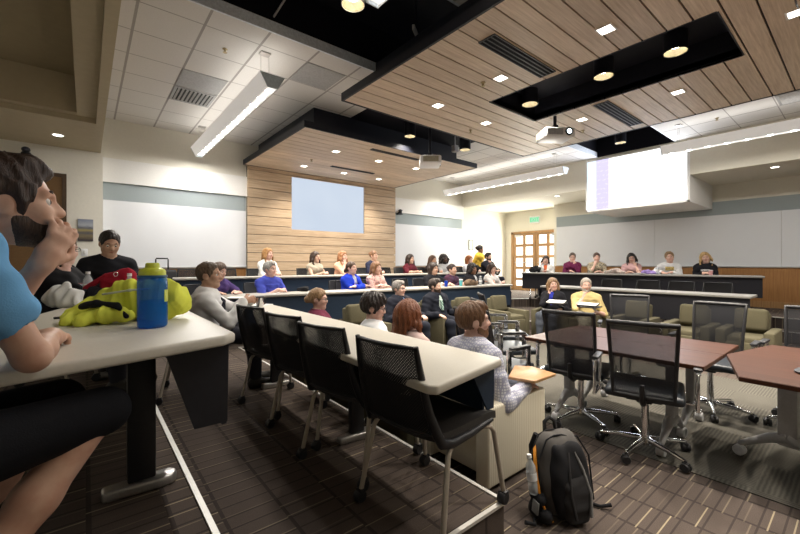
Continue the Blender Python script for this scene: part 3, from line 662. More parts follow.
# ---- mesh-back swivel office chair
def make_office():
    rt = thing('office_chair', '', 'office chair')
    MB().box((0.0, 0, .465), (.48, .48, .065), None, .03, 3).build('seat', M['bluefab'], rt, 50)
    m = MB(); m.box((-.02, 0, .42), (.26, .22, .03), None, .008); m.box((-.02, 0, .40), (.14, .10, .05), None, .01); m.build('mechanism', M['blackplastic'], rt)
    def bp(u, v):
        w = .180 + .022 * u; return Vector((-.235 - .105 * u + .02 * math.sin(u * PI) - .022 * (1 - v * v), v * w, .47 + .52 * u))
    bk = MB().sheet([[bp(i / 8, j / 4 - 1) for j in range(9)] for i in range(9)], .005).build('backrest', M['netting'], rt, 60)
    m = MB(); ring = [bp(0, j / 4 - 1) for j in range(8)] + [bp(i / 8, 1) for i in range(8)] + [bp(1, 1 - j / 4) for j in range(8)] + [bp(1 - i / 8, -1) for i in range(8)]
    m.tube(ring, .013, 8, True); m.tube([bp(1, j / 4 - 1) + Vector((0, 0, -.006)) for j in range(9)], .017, 8); m.build('back_frame', M['blackplastic'], bk, 60)
    m = MB(); m.tube([(-.02, 0, .415), (-.20, 0, .41), (-.275, 0, .45), (-.29, 0, .56)], [.02, .022, .02, .014], 8); m.build('back_stem', M['blackplastic'], rt, 60)
    for s in (-1, 1):
        m = MB(); y = s * .305
        m.box((.05, y, .545), (.050, .016, .25), None, .004); m.box((-.20, y, .545), (.050, .016, .25), None, .004); m.box((-.075, y, .666), (.286, .030, .014), None, .004); m.box((-.075, y, .425), (.286, .03, .014), None, .004)
        m.box((-.055, s * .23, .425), (.05, .16, .012), None, .003); am = m.build('armrest', M['chrome'], rt, 30)
        MB().box((-.06, y, .682), (.24, .05, .020), None, .009).build('arm_pad', M['blackplastic'], am)
    MB().cyl((0, 0, .075), (0, 0, .41), .028, .024, 16).build('gas_column', M['chrome'], rt)
    MB().lathe([(.001, .06), (.045, .06), (.05, .08), (.035, .11), (.001, .11)], (0, 0, 0), 18).build('hub', M['chrome'], rt)
    for k in range(5):
        a = 2 * PI * k / 5 + .3; c, s = math.cos(a), math.sin(a)
        m = MB(); m.tube([(c * .03, s * .03, .092), (c * .17, s * .17, .085), (c * .295, s * .295, .070)], [.022, .018, .013], 8); lg = m.build('base_leg', M['chrome'], rt, 60)
        m = MB(); m.T = Matrix.Translation((c * .30, s * .30, 0)) @ Matrix.Rotation(a + 1.1 * k, 4, 'Z'); m.lathe([(.001, -.026), (.026, -.026), (.030, -.018), (.030, -.006), (.022, -.004), (.022, .004), (.030, .006), (.030, .018), (.026, .026), (.001, .026)], (0, 0, .030), 14, 'Y'); m.box((0, 0, .052), (.044, .030, .026), None, .008); m.cyl((0, 0, .05), (0, 0, .074), .007, None, 8); m.build('caster', M['blackplastic'], lg)
    return rt
OFF = make_office(); G = 'mesh office chairs around the conference tables'
offs = [(3.20, 1.05, 15, 'black mesh office chair with chrome arms nearest the viewer'), (3.38, 1.61, 8, 'mesh office chair next to the nearest one, by the long table'),
        (2.93, 2.17, -5, 'office chair closest to the person in the checked shirt'), (3.56, 2.50, -32, 'office chair with slate seat at the left end of the conference table'), (4.20, 2.95, -42, 'farthest office chair beyond the left end of the conference table'),
        (4.52, .94, 180, 'office chair behind the gap between the two conference tables'), (4.85, 1.75, 200, 'office chair on the far side of the table, before the olive armchair'), (4.68, .30, 178, 'office chair cut off by the right edge, behind the nearer table')]
for i, (x, y, a, lb) in enumerate(offs):
    if i == 0: OFF.location = (x, y, .006); OFF.rotation_euler.z = R(a); OFF['label'] = lb; OFF['group'] = G
    else: dup(OFF, (x, y, .006 if x > 3.13 else 0), R(a), lb, G)
# ---- conference tables
def conf(label, poly, feet, group='mahogany conference tables'):
    cx = sum(p[0] for p in poly) / len(poly); cy = sum(p[1] for p in poly) / len(poly); zt = .71
    rt = thing('conference_table', label, 'table', (cx, cy, .006), 0, group)
    MB().prism([(p[0] - cx, p[1] - cy) for p in poly], zt - .036, zt - .006, .003, 1).build('tabletop', M['mahog'], rt, 0)
    for (x, y, a, l1, l2) in feet:
        m = MB(); m.T = Matrix.Translation((x - cx, y - cy, 0)) @ Matrix.Rotation(R(a), 4, 'Z')
        m.box((0, 0, .42), (.10, .06, .51), None, .008); m.box((0, 0, zt - .055), (.44, .07, .03)); T = m.T; lg = m.build('leg', M['greyplastic'], rt, 30)
        for s, l in ((1, l1), (-1, l2)):
            m = MB(); m.T = T; m.tube([(0, 0, .22), (s * l * .35, 0, .19), (s * l, 0, .085)], [.045, .034, .018], 10); ft = m.build('foot', M['greyplastic'], lg, 60)
            m = MB(); m.T = T; m.lathe([(.001, -.027), (.033, -.027), (.037, -.02), (.037, .02), (.033, .027), (.001, .027)], (s * l, 0, .037), 16, 'Y'); m.cyl((s * l, 0, .05), (s * l, 0, .09), .012, None, 8); m.build('caster', plain('light_grey_rubber', (.55, .55, .56), .5), lg)
    return rt
conf('mahogany table top on the near side of the seam, under the mesh office chairs', [(3.16, .69), (3.70, .69), (3.70, 2.03), (3.16, 2.03)], [(3.45, .95, 0, .24, .24), (3.45, 1.75, 0, .24, .24)])
conf('mahogany table top on the far side of the seam, towards the olive armchairs', [(3.705, .69), (4.22, .69), (4.22, 2.03), (3.705, 2.03)], [(3.95, .95, 0, .24, .24), (3.95, 1.75, 0, .24, .24)])
conf('mahogany table with a pointed end at the right edge of the photo', [(3.06, .50), (3.74, .68), (4.45, .52), (4.45, -1.2), (3.06, -1.2)], [(3.63, .34, 80, .26, .26), (3.63, -.95, 90, .26, .26)])
# ---- lounge armchairs with tablet arm
def make_armchair(mat, W=.58, tablet=True, name='armchair'):
    rt = thing(name, '', 'armchair'); h = W / 2; aw = .105
    MB().box((.02, 0, .22), (.60, W - 2 * aw - .004, .30), None, .02).build('base', mat, rt, 40)
    MB().box((.05, 0, .385), (.50, W - 2 * aw - .012, .11), None, .03, 3).build('seat_cushion', mat, rt, 50)
    for s in (-1, 1): MB().box((.0, s * (h - aw / 2), .275), (.64, aw, .49), None, .018, 3).build('armrest', mat, rt, 50)
    MB().box((-.245, 0, .42), (.13, W - 2 * aw - .004, .60), Matrix.Rotation(R(-6), 4, 'Y'), .03, 3).build('backrest', mat, rt, 50)
    MB().box((-.185, 0, .62), (.12, W - 2 * aw - .02, .30), Matrix.Rotation(R(-10), 4, 'Y'), .045, 3).build('back_cushion', mat, rt, 50)
    for sx in (-1, 1):
        for sy in (-1, 1): MB().lathe([(.001, .0), (.025, .0), (.03, .032), (.001, .032)], (sx * .26, sy * (h - .06), 0), 12).build('foot', M['blackplastic'], rt)
    return rt
def add_tablet(rt, W, side, pts, mat, dz=0):
    h = W / 2
    tb = MB().prism(pts, .655 + dz, .675 + dz, .004, 2).build('writing_tablet', mat, rt, 40)
    m = MB(); m.cyl((.20, side * (h - .05), .515), (.20, side * (h - .05), .60 + dz), .024, .022, 14); m.tube([(.20, side * (h - .05), .585 + dz), (.24, side * (h - .08), .63 + dz), (.24, side * .20, .645 + dz)], .017, 10); m.build('tablet_support', M['alu'], tb)
W0 = .60
ARM = make_armchair(M['beige'], .62); ARM.name = 'armchair'; ARM.location = (2.19, 1.755, 0); ARM['label'] = 'cream striped lounge armchair behind the backpack'; ARM['group'] = 'lounge armchairs'
add_tablet(ARM, .62, -1, [(.10, -.36), (.37, -.36), (.41, -.15), (.33, -.05), (.05, -.19)], M['tabwood'], -.055)
OLV = make_armchair(M['olive'], .58); OLV['group'] = 'lounge armchairs'
arms = [(2.10, 2.42, 4, 'olive armchair under the person in pale pink'), (2.10, 3.02, 2, 'olive armchair under the person in white shirt and glasses'), (2.10, 4.05, 0, 'olive armchair under the person in glasses and maroon'),
        (3.17, 4.72, -92, 'empty olive armchair below the bright blue cardigan'), (3.87, 4.70, -80, 'olive armchair under the dark suit with the light blue shirt'), (4.58, 4.60, -80, 'olive armchair under the dark suit with the striped tie'),
        (5.32, 4.50, -90, 'empty olive armchair beside the dark suit with the striped tie'), (6.10, 4.32, -100, 'olive armchair with its dark side turned, left of the glazed doors steps'),
        (6.88, 3.83, 192, 'olive armchair under the person in black cardigan and blue top'), (6.82, 3.16, 184, 'olive armchair under the person in the pale yellow shirt'), (6.85, 2.42, 180, 'empty olive armchair seen through the far office chair'),
        (6.85, 1.66, 180, 'empty olive armchair right of the far office chair'), (6.85, 1.02, 180, 'empty olive armchair farthest along the right row, behind the mesh chair')]
OL = []
for i, (x, y, a, lb) in enumerate(arms):
    z = .007 if (3.2 < x < 6 and y < 4.3) else 0.001
    if i == 0: OLV.location = (x, y, z); OLV.rotation_euler.z = R(a); OLV['label'] = lb
    else: OL.append(dup(OLV, (x, y, z), R(a), lb, 'lounge armchairs'))
for k in (7, 8): add_tablet(OL[k], .58, 1, [(.20, .34), (.48, .34), (.52, .12), (.44, .02), (.22, .06)], M['blackplastic'])
# ================================================================ PEOPLE (distance fields -> one continuous surface)
V = lambda *a: np.array(a, dtype=np.float64)
def unit(v): return v / (np.linalg.norm(v) + 1e-9)
def sdist(p, q):
    if q[0] == 'c':
        _, a, b, r0, r1, k, ax, st = q; pa = p - a; ba = b - a
        t = np.clip((pa @ ba) / max(ba @ ba, 1e-9), 0, 1); d = pa - t[..., None] * ba
        if ax is not None: d = d + (d @ ax)[..., None] * ax * (1 / st - 1)
        return np.sqrt((d * d).sum(-1)) - (r0 + t * (r1 - r0))
    _, c, Rm, r, k = q; l = (p - c) @ Rm.T; k0 = np.sqrt(((l / r) ** 2).sum(-1)); k1 = np.sqrt(((l / r ** 2) ** 2).sum(-1)) + 1e-9
    return k0 * (k0 - 1) / k1
def bounds(q, m):
    if q[0] == 'c':
        s = max(1, q[7]) if q[6] is not None else 1; e = max(q[3], q[4]) * s + m; return np.minimum(q[1], q[2]) - e, np.maximum(q[1], q[2]) + e
    e = max(q[3]) + m; return q[1] - e, q[1] + e
I3 = np.eye(3)
def cap(a, b, r0, r1=None, k=.03, ax=None, st=1.0): return ('c', np.asarray(a, float), np.asarray(b, float), r0, r0 if r1 is None else r1, k, ax, st)
def ell(c, r, Rm=I3, k=.02): return ('e', np.asarray(c, float), Rm, np.asarray(r, float), k)
def field(add, sub, vox, disp=None, cut=None):
    bs = [bounds(q, vox * 3) for q in add]; lo = np.min([b[0] for b in bs], 0); hi = np.max([b[1] for b in bs], 0)
    n = np.ceil((hi - lo) / vox).astype(int) + 1; f = np.full(n, .2, np.float32)
    axs = [lo[i] + vox * np.arange(n[i]) for i in range(3)]
    def blk(q, m):
        a, b = bounds(q, m); i0 = np.maximum(((a - lo) / vox).astype(int), 0); i1 = np.minimum(((b - lo) / vox).astype(int) + 2, n)
        if (i1 <= i0).any(): return None, None
        sl = tuple(slice(i0[i], i1[i]) for i in range(3)); return sl, np.stack(np.meshgrid(*[axs[i][sl[i]] for i in range(3)], indexing='ij'), -1)
    for q in add:
        k = q[5] if q[0] == 'c' else q[4]; sl, P = blk(q, k + 2.5 * vox)
        if sl is None: continue
        d = sdist(P, q); a = f[sl]; h = np.maximum(k - np.abs(a - d), 0) / k; f[sl] = np.minimum(a, d) - h * h * k * .25
    if disp is not None:
        P = np.stack(np.meshgrid(*axs, indexing='ij'), -1); f = f + disp(P).astype(np.float32)
    for q in sub:
        k = q[5] if q[0] == 'c' else q[4]; sl, P = blk(q, k + 2.5 * vox)
        if sl is None: continue
        d = -sdist(P, q); a = f[sl]; h = np.maximum(k - np.abs(a - d), 0) / k; f[sl] = np.maximum(a, d) + h * h * k * .25
    if cut is not None:
        P = np.stack(np.meshgrid(*axs, indexing='ij'), -1); f = np.maximum(f, cut(P).astype(np.float32))
    f[[0, -1]] = np.maximum(f[[0, -1]], vox * .5); f[:, [0, -1]] = np.maximum(f[:, [0, -1]], vox * .5); f[:, :, [0, -1]] = np.maximum(f[:, :, [0, -1]], vox * .5)
    return f, lo
OFFS = np.array([(i, j, k) for i in (0, 1) for j in (0, 1) for k in (0, 1)])
EDG = [(a, b) for a in range(8) for b in range(a + 1, 8) if np.abs(OFFS[a] - OFFS[b]).sum() == 1]
def nets(f, lo, vox):
    s = f < 0; cnt = sum(s[o[0]:s.shape[0] - 1 + o[0], o[1]:s.shape[1] - 1 + o[1], o[2]:s.shape[2] - 1 + o[2]].astype(np.int8) for o in OFFS)
    idx = np.argwhere((cnt > 0) & (cnt < 8))
    if len(idx) == 0: return None
    c = np.stack([f[tuple((idx + o).T)] for o in OFFS], 1); acc = np.zeros((len(idx), 3)); num = np.zeros(len(idx))
    for a, b in EDG:
        va, vb = c[:, a], c[:, b]; m = (va < 0) != (vb < 0); t = np.where(m, va / np.where(m, va - vb, 1), 0)
        acc += m[:, None] * (OFFS[a] + t[:, None] * (OFFS[b] - OFFS[a])); num += m
    pos = lo + vox * (idx + acc / num[:, None]); vid = np.full(cnt.shape, -1, np.int32); vid[tuple(idx.T)] = np.arange(len(idx)); quads = []
    for ax in range(3):
        u, w = [(1, 2), (2, 0), (0, 1)][ax]; sl0 = [slice(1, -1)] * 3; sl0[ax] = slice(0, -1); sl1 = [slice(1, -1)] * 3; sl1[ax] = slice(1, None)
        e = np.argwhere(s[tuple(sl0)] != s[tuple(sl1)])
        if len(e) == 0: continue
        o = np.array([1, 1, 1]); o[ax] = 0; e = e + o; inside = s[tuple(e.T)]; eu = np.zeros(3, int); eu[u] = 1; ew = np.zeros(3, int); ew[w] = 1
        q = np.stack([vid[tuple((e - eu - ew).T)], vid[tuple((e - ew).T)], vid[tuple(e.T)], vid[tuple((e - eu).T)]], 1)
        q[~inside] = q[~inside][:, ::-1]; quads.append(q)
    q = np.concatenate(quads); return pos, q[(q >= 0).all(1)]
def sdfobj(name, add, sub, vox, mat, parent, disp=None, cut=None):
    f, lo = field(add, sub, vox, disp, cut); r = nets(f, lo, vox)
    if r is None: return None
    pos, q = r; me = bpy.data.meshes.new(name); me.vertices.add(len(pos)); me.vertices.foreach_set('co', pos.astype(np.float32).ravel())
    me.loops.add(q.size); me.loops.foreach_set('vertex_index', q.astype(np.int32).ravel()); me.polygons.add(len(q)); me.polygons.foreach_set('loop_start', np.arange(0, q.size, 4, dtype=np.int32))
    me.polygons.foreach_set('use_smooth', np.ones(len(q), bool)); me.update(calc_edges=True); me.validate(); me.materials.append(mat)
    o = bpy.data.objects.new(name, me); COL.objects.link(o)
    if parent is not None: o.parent = parent
    return o
def skinm(c):
    k = 'skin_%d_%d' % (int(c[0] * 99), int(c[2] * 99))
    if k in MC: return MC[k]
    t = NT(k); n = t.noise(t.coord(), 18, 4); c2 = (c[0] * .86, c[1] * .76, c[2] * .74)
    MC[k] = t.done(t.bsdf(t.ramp(n, [(.35, c2), (.65, c)]), .5, 0, .35)); return MC[k]
def hairm(c):
    k = 'hair_%d_%d_%d' % tuple(int(x * 300) for x in c)
    if k in MC: return MC[k]
    t = NT(k); n = t.noise(t.coord('Object', (90, 90, 9)), 2, 4, .6); c2 = tuple(x * .45 for x in c); c3 = tuple(min(1, x * 1.35) for x in c)
    MC[k] = t.done(t.bsdf(t.ramp(n, [(.3, c2), (.7, c3)]), .42, 0, .4, n, .5, .01)); return MC[k]
def clothm(c, pat=None, c2=None):
    k = 'cloth_%d_%d_%d_%s' % (*[int(x * 300) for x in c], pat)
    if k in MC: return MC[k]
    t = NT(k); v = t.coord(); n = t.noise(v, 260, 2); f = t.noise(v, 12, 3)
    base = t.ramp(f, [(.3, tuple(x * .88 for x in c)), (.7, tuple(min(1, x * 1.08) for x in c))])
    if pat == 'floral':
        w = t.n('ShaderNodeTexVoronoi'); t.l(v, w.inputs['Vector']); w.inputs['Scale'].default_value = 26; base = t.mix(t.math('LESS_THAN', w.outputs[0], .38), base, c2)
    if pat == 'stripe':
        w = t.n('ShaderNodeTexWave', bands_direction='DIAGONAL'); t.l(v, w.inputs[0]); w.inputs['Scale'].default_value = 14; base = t.mix(t.math('GREATER_THAN', w.outputs[0], .6), base, c2)
    if pat == 'check':
        a = t.n('ShaderNodeSeparateXYZ'); t.l(v, a.inputs[0]); g = [t.math('LESS_THAN', t.math('FRACT', t.math('MULTIPLY', a.outputs[i], 55)), .28) for i in (0, 1, 2)]
        base = t.mix(t.math('MULTIPLY', t.math('MAXIMUM', t.math('MAXIMUM', g[0], g[1]), g[2]), .8), base, c2)
    MC[k] = t.done(t.bsdf(base, .85, 0, .2, n, .25, .003)); return MC[k]
EYEW = plain('eye_white', (.75, .73, .70), .25); IRIS = plain('iris', (.05, .035, .025), .2); 
def handprims(W, d, n, side, curl, kk=.010, s=1.0, thumb=.5):
    d = unit(d); n = unit(n - d * (n @ d)); t = np.cross(d, n) * (1 if side == 'R' else -1); P = []
    P.append(cap(W, W + d * .03 * s, .026 * s, .028 * s, .02)); P.append(cap(W + d * .03 * s, W + d * .080 * s, .019 * s, .017 * s, .015, t, 1.9))
    for i, L in enumerate((.072, .082, .075, .058)):
        b = W + d * .082 * s + t * (.030 - .020 * i) * s; p = b; a = 0
        for j, fr in enumerate((.44, .32, .24)):
            a += curl * (.55, 1.0, .8)[j]; dr = unit(d * math.cos(a) + n * math.sin(a) + t * (.10 - .065 * i)); q = p + dr * L * fr * s; P.append(cap(p, q, (.0098 - .0008 * j) * s, (.0090 - .0010 * j) * s, kk * .6)); p = q
    b = W + d * .025 * s + t * .028 * s; q = b + unit(t * .8 + d * .7 + n * .3) * .042 * s; r = q + unit(d + n * thumb * .8 - t * (thumb - .3) * .6) * .032 * s
    P += [cap(b, q, .014 * s, .0115 * s, kk), cap(q, r, .0110 * s, .0085 * s, kk * .6)]; return P
def ik(S, W, a, b, hint):
    d = W - S; L = np.linalg.norm(d); mx = (a + b) * .985
    if L > mx: W = S + d / L * mx; d = W - S; L = mx
    L = max(L, .12); u = d / L; x = np.clip((a * a - b * b + L * L) / (2 * L), -a, a); h = math.sqrt(max(a * a - x * x, 0)); hn = unit(hint - u * (hint @ u)); return S + u * x + hn * h, W
def person(label, x, y, zf, face, seat=.46, top_z=None, lean=.08, head=(0, 0, 0), arms=('rest', 'rest'), desk=.73, sex='f', skin=(.62, .40, .29), hair=('short', (.05, .03, .02)), top=('tee', (.3, .3, .3), None, None), under=None, pants=(.03, .03, .04), legs='sit',
           beard=None, glasses=False, tie=None, vox=.0115, build=1.0, shorts=False, shoes=(.02, .018, .015), extra=None, detail=False, L=None, targets=None, nf=0.0, print_=None, armr=1.0, sl=.70):
    rt = thing('person', label, 'person', (x, y, zf), R(face)); rt['label'] = label
    mal = sex == 'm'; SW = (.178 if mal else .152) * build; lat = V(0, 1, 0); u = V(math.sin(lean), 0, math.cos(lean))
    P0 = V(0, 0, seat + .095) if legs != 'stand' else V(0, 0, .90)
    hv = unit(V(.16 + nf, 0, 1) * .5 + u * .5); HT = .157; HS = 1.0 if mal else .95
    if L is None:
        if top_z is not None: L = float(np.clip(((top_z - zf) - P0[2] - (HT + .122 * HS)) / max(u[2], .5), .36, .60))
        else: L = .50
    P1, P2, N = P0 + u * L * .42, P0 + u * L * .80, P0 + u * L; Hc = N + hv * HT
    yaw, pit, til = [R(a) for a in head]; cy, sy, cp, sp = math.cos(yaw), math.sin(yaw), math.cos(pit), math.sin(pit)
    fx = V(cy * cp, sy * cp, sp); fy0 = V(-sy, cy, 0); fz0 = np.cross(fx, fy0); fy = fy0 * math.cos(til) + fz0 * math.sin(til); fz = np.cross(fx, fy); RM = np.stack([fx, fy, fz])
    H = lambda a, b, c: Hc + (fx * a + fy * b + fz * c) * HS
    S = {s: N - u * .068 + lat * SW * (1 if s == 'L' else -1) for s in 'LR'}
    st = 1.36 if mal else 1.26; bw = build
    torso = [cap(P0, P1, .128 * bw, .112 * bw, .05, lat, st), cap(P1, P2, .112 * bw, .118 * bw, .05, lat, st), cap(P2, N - u * .07, .118 * bw, .080, .05, lat, st), cap(S['L'], S['R'], .052, .052, .05), cap(N - u * .012, S['L'] * .75 + N * .25, .046, .046, .06), cap(N - u * .012, S['R'] * .75 + N * .25, .046, .046, .06)]
    if not mal: torso += [ell(P2 + V(.085 * bw, s * .075, -.03), (.062, .068, .066), I3, .05) for s in (-1, 1)]
    if mal and bw > 1.05: torso.append(ell(P1 + V(.05, 0, -.03), (.13, .15, .14), I3, .06))
    neck = [cap(N - u * .03, H(-.012, 0, -.05), .058 if mal else .047, .052 if mal else .043, .03)]
    hd = [ell(H(-.012, 0, .028), np.array((.100, .078, .094)) * HS, RM, .02), ell(H(.022, 0, -.03), np.array((.070, .060, .086)) * HS, RM, .03), cap(H(.015, .046, -.060), H(.062, .014, -.098), .022, .018, .03), cap(H(.015, -.046, -.060), H(.062, -.014, -.098), .022, .018, .03), ell(H(.066, 0, -.098), np.array((.022, .024, .020)) * HS, RM, .02),
          cap(H(.086, 0, .010), H(.106, 0, -.029), .0088, .0140, .014), ell(H(.098, .012, -.032), np.array((.013, .009, .008)) * HS, RM, .01), ell(H(.098, -.012, -.032), np.array((.013, .009, .008)) * HS, RM, .01), cap(H(.080, .044, .022), H(.089, .012, .020), .011, .011, .016), cap(H(.080, -.044, .022), H(.089, -.012, .020), .011, .011, .016),
          ell(H(.064, .040, -.030), np.array((.024, .024, .024)) * HS, RM, .03), ell(H(.064, -.040, -.030), np.array((.024, .024, .024)) * HS, RM, .03), cap(H(.084, .014, -.060), H(.084, -.014, -.060), .011, .011, .012),
          cap(H(.090, .018, .0105), H(.083, .046, .010), .0055, .0045, .006), cap(H(.090, -.018, .0105), H(.083, -.046, .010), .0055, .0045, .006),
          ell(H(-.008, .078, -.008), np.array((.027, .011, .034)) * HS, RM, .01), ell(H(-.008, -.078, -.008), np.array((.027, .011, .034)) * HS, RM, .01)]
    socks = [ell(H(.099, .032, .002), np.array((.020, .017, .011)) * HS, RM, .014), ell(H(.099, -.032, .002), np.array((.020, .017, .011)) * HS, RM, .014)]
    UA, FA = (.295, .255) if mal else (.270, .235); AR = 1.0 if mal else .82; AR *= (.5 + .5 * bw) * armr
    armp = {}; wr = {}
    for s, kind in zip('LR', arms):
        sg = 1 if s == 'L' else -1; hint = V(-.15, sg * .6, -1); d = None; n = V(0, 0, -1); curl = .45; dz = desk + .045
        if targets and s in targets: W, hint, d, n, curl = targets[s](H) if callable(targets[s]) else targets[s]
        elif kind == 'rest': W = V(.37, sg * .06, dz); d = V(.55, -sg * .9, -.05); hint = V(-.15, sg * .6, -.9)
        elif kind == 'cross': W = V(.30, -sg * .10, dz + .01); d = V(.1, -sg, .05); hint = V(.1, sg * .9, -.6); curl = .3
        elif kind == 'flat': W = V(.42, sg * .14, dz); d = V(1, -sg * .35, -.08); hint = V(-.3, sg, -.4); curl = .25
        elif kind == 'chin': W = H(.085, sg * .055, -.205); d = unit(H(.070, sg * .018, -.07) - W); n = V(-.8, -sg * .5, .2); hint = V(.75, sg * .35, -1); curl = .85
        elif kind == 'cheek': W = H(.03, sg * .115, -.19); d = unit(H(.025, sg * .085, -.02) - W); n = V(-.2, -sg, .2); hint = V(.7, sg * .5, -1); curl = .55
        elif kind == 'lap': W = V(.30, sg * .09, seat + .21); d = V(.8, -sg * .5, -.2); curl = .5
        elif kind == 'arm': W = V(.27, sg * .22, .56); d = V(1, -sg * .3, -.1); hint = V(-.4, sg * .5, -.8)
        elif kind == 'down': W = V(.04, sg * (SW + .05), .76); d = V(.1, 0, -1); n = V(0, -sg, 0); hint = V(-.8, sg * .2, 0)
        elif kind == 'hold': W = V(.40, sg * .05, dz + .10); d = V(.7, -sg * .6, .2); n = V(0, -sg, -.2); curl = .8; hint = V(-.1, sg * .7, -.8)
        E, W = ik(S[s], W, UA, FA, hint)
        if d is None: d = W - E
        armp[s] = [cap(S[s], S[s] * .55 + E * .45, .051 * AR, .046 * AR, .03), cap(S[s] * .55 + E * .45, E, .046 * AR, .039 * AR, .02), cap(E, E * .65 + W * .35, .040 * AR, .041 * AR, .02), cap(E * .65 + W * .35, W, .041 * AR, .027 * AR, .02)]
        wr[s] = (E, W); armp[s + 'h'] = handprims(W, d, n, s, curl, .010, 1.0 if mal else .93)
    legp = {}; shoe = {}
    for s in 'LR':
        sg = 1 if s == 'L' else -1; hp = P0 + V(0, sg * .088, -.02)
        if legs == 'stand': K = hp + V(.03, 0, -.42); A = V(0, sg * .09, .085)
        elif legs == 'tuck': K = V(.47, sg * .11, seat + .08); A = V(.10, sg * .10, .10)
        elif legs == 'cross' and s == 'R': K = V(.44, .02, seat + .15); A = V(.62, .14, seat - .16)
        else: K = V(.45, sg * (.11 if legs != 'wide' else .20), seat + .06); A = V(.47, sg * (.11 if legs != 'wide' else .17), .085)
        T = A + (V(.15, sg * .02, -.045) if not (legs == 'cross' and s == 'R') else V(.12, .03, .02))
        legp[s] = [cap(hp, K, .082 * bw, .056, .04), cap(K, K * .6 + A * .4, .056, .052, .03), cap(K * .6 + A * .4, A, .052, .036, .03)]; shoe[s] = [cap(A + V(-.03, 0, -.045) if A[2] < .12 else A, T, .040, .034, .03), cap(A + V(0, 0, -.02), A + V(0, 0, .02), .042, .042, .02)]
    skm = skinm(skin)
    body = torso + neck + hd + sum([armp[k] for k in ('L', 'R', 'Lh', 'Rh')], []) + sum(legp.values(), []) + sum(shoe.values(), [])
    sdfobj('body', body, socks, vox, skm, rt)
    # face parts
    for sg in (-1, 1):
        c = H(.0775, sg * .032, .0005); b = MB(); b.T = Matrix(((fx[0], fy[0], fz[0], c[0]), (fx[1], fy[1], fz[1], c[1]), (fx[2], fy[2], fz[2], c[2]), (0, 0, 0, 1)))
        b.ball((0, 0, 0), .0125 * HS, 12); b.mi = 1; b.lathe([(.001, .0130), (.0065, .0116), (.0070, .0104), (.001, .0104)], (0, 0, 0), 10, 'X'); b.build('eye', [EYEW, IRIS], rt, 60)
        sdfobj('eyebrow', [cap(H(.094, sg * .014, .024), H(.093, sg * .036, .030), .0035, .0035, .004), cap(H(.093, sg * .036, .030), H(.081, sg * .050, .024), .0035, .0022, .004)], [], .003 if detail else .004, hairm(tuple(c * .7 for c in hair[1])), rt)
    lipc = (skin[0] * .85, skin[1] * .55, skin[2] * .55)
    sdfobj('lips', [cap(H(.0905, .017, -.0600), H(.0945, 0, -.0570), .0045, .0055, .004), cap(H(.0905, -.017, -.0600), H(.0945, 0, -.0570), .0045, .0055, .004), cap(H(.090, .012, -.0660), H(.090, -.012, -.0660), .0055, .0055, .004)], [], .003 if detail else .004, plain('lip_%d_%d' % (int(lipc[0] * 99), int(lipc[2] * 99)), lipc, .45), rt)
    # clothes
    kind, tc, pat, tc2 = (tuple(top) + (None, None))[:4]; th = .013 if kind != 'jacket' else .022
    infl = lambda P, e: [(*q[:3], q[3] + e, q[4] + e, *q[5:]) if q[0] == 'c' else ('e', q[1], q[2], q[3] + e, q[4]) for q in P]
    def garment(name, e, sleeve, mat, open_=False, hem=True, ksub=.012):
        A = infl(torso, e)
        if legs != 'stand': A.append(cap(P0 + V(0, 0, -.03), P0 + V(.02, 0, 0), .115 * bw + e, .115 * bw + e, .04, lat, st))
        for s in 'LR':
            E, W = wr[s]
            if sleeve == 'long': A += infl(armp[s][:3], e + .002) + [cap(E * .65 + W * .35, E * .06 + W * .94, .041 * AR + e, .030 * AR + e + .004, .02)]
            elif sleeve == 'tee': A += [cap(S[s], S[s] * .62 + E * .38, .051 * AR + e + .006, .048 * AR + e + .007, .03), cap(S[s] * .62 + E * .38, S[s] * (1 - sl) + E * sl, .046 * AR + e + .008, .046 * AR + e + .013, .02)]
            elif sleeve == 'elbow': A += infl(armp[s][:2], e + .004)
        sub = [cap(N - u * .005 + V(.012, 0, 0), H(0, 0, -.02), .062 if mal else .058, .075, ksub)]
        if open_: sub += [cap(N + V(.085, 0, -.02), P1 + V(.16 * bw + e, 0, .0), .050, .045, .008, None, 1), cap(N + V(.05, 0, .01), N + V(.1, 0, -.1), .045, .04, .01)]
        if sleeve == 'tee':
            for s in 'LR':
                E, W = wr[s]; dd = unit(E - S[s]); q = S[s] * (1 - sl) + E * sl; sub.append(cap(q + dd * .012, q + dd * .10, .043 * AR, .043 * AR, .004))
        if name == 'shirt' and not detail is False: pass
        rs = np.random.RandomState(abs(hash((round(x, 2), round(y, 2)))) % 9999); ph = rs.rand(6) * 6
        def dsp(P): return .0035 * np.sin(P[..., 0] * 38 + P[..., 2] * 31 + ph[0]) * np.sin(P[..., 1] * 27 + P[..., 2] * 17 + ph[1]) + .002 * np.sin(P[..., 2] * 75 + P[..., 1] * 40 + ph[2])
        o = sdfobj(name, A, sub, vox, mat, rt, dsp); return o
    if kind in ('jacket', 'cardigan'):
        garment('jacket' if kind == 'jacket' else 'cardigan', th + .006, 'long', clothm(tc, pat, tc2), True); garment('shirt', .008, 'none', clothm(under or (.8, .8, .8)))
    else: garment('shirt' if kind in ('shirt', 'tee') else 'top', th, {'tee': 'tee', 'shirt': 'long', 'elbow': 'elbow', 'none': 'none', 'sweater': 'long'}[kind], clothm(tc, pat, tc2))
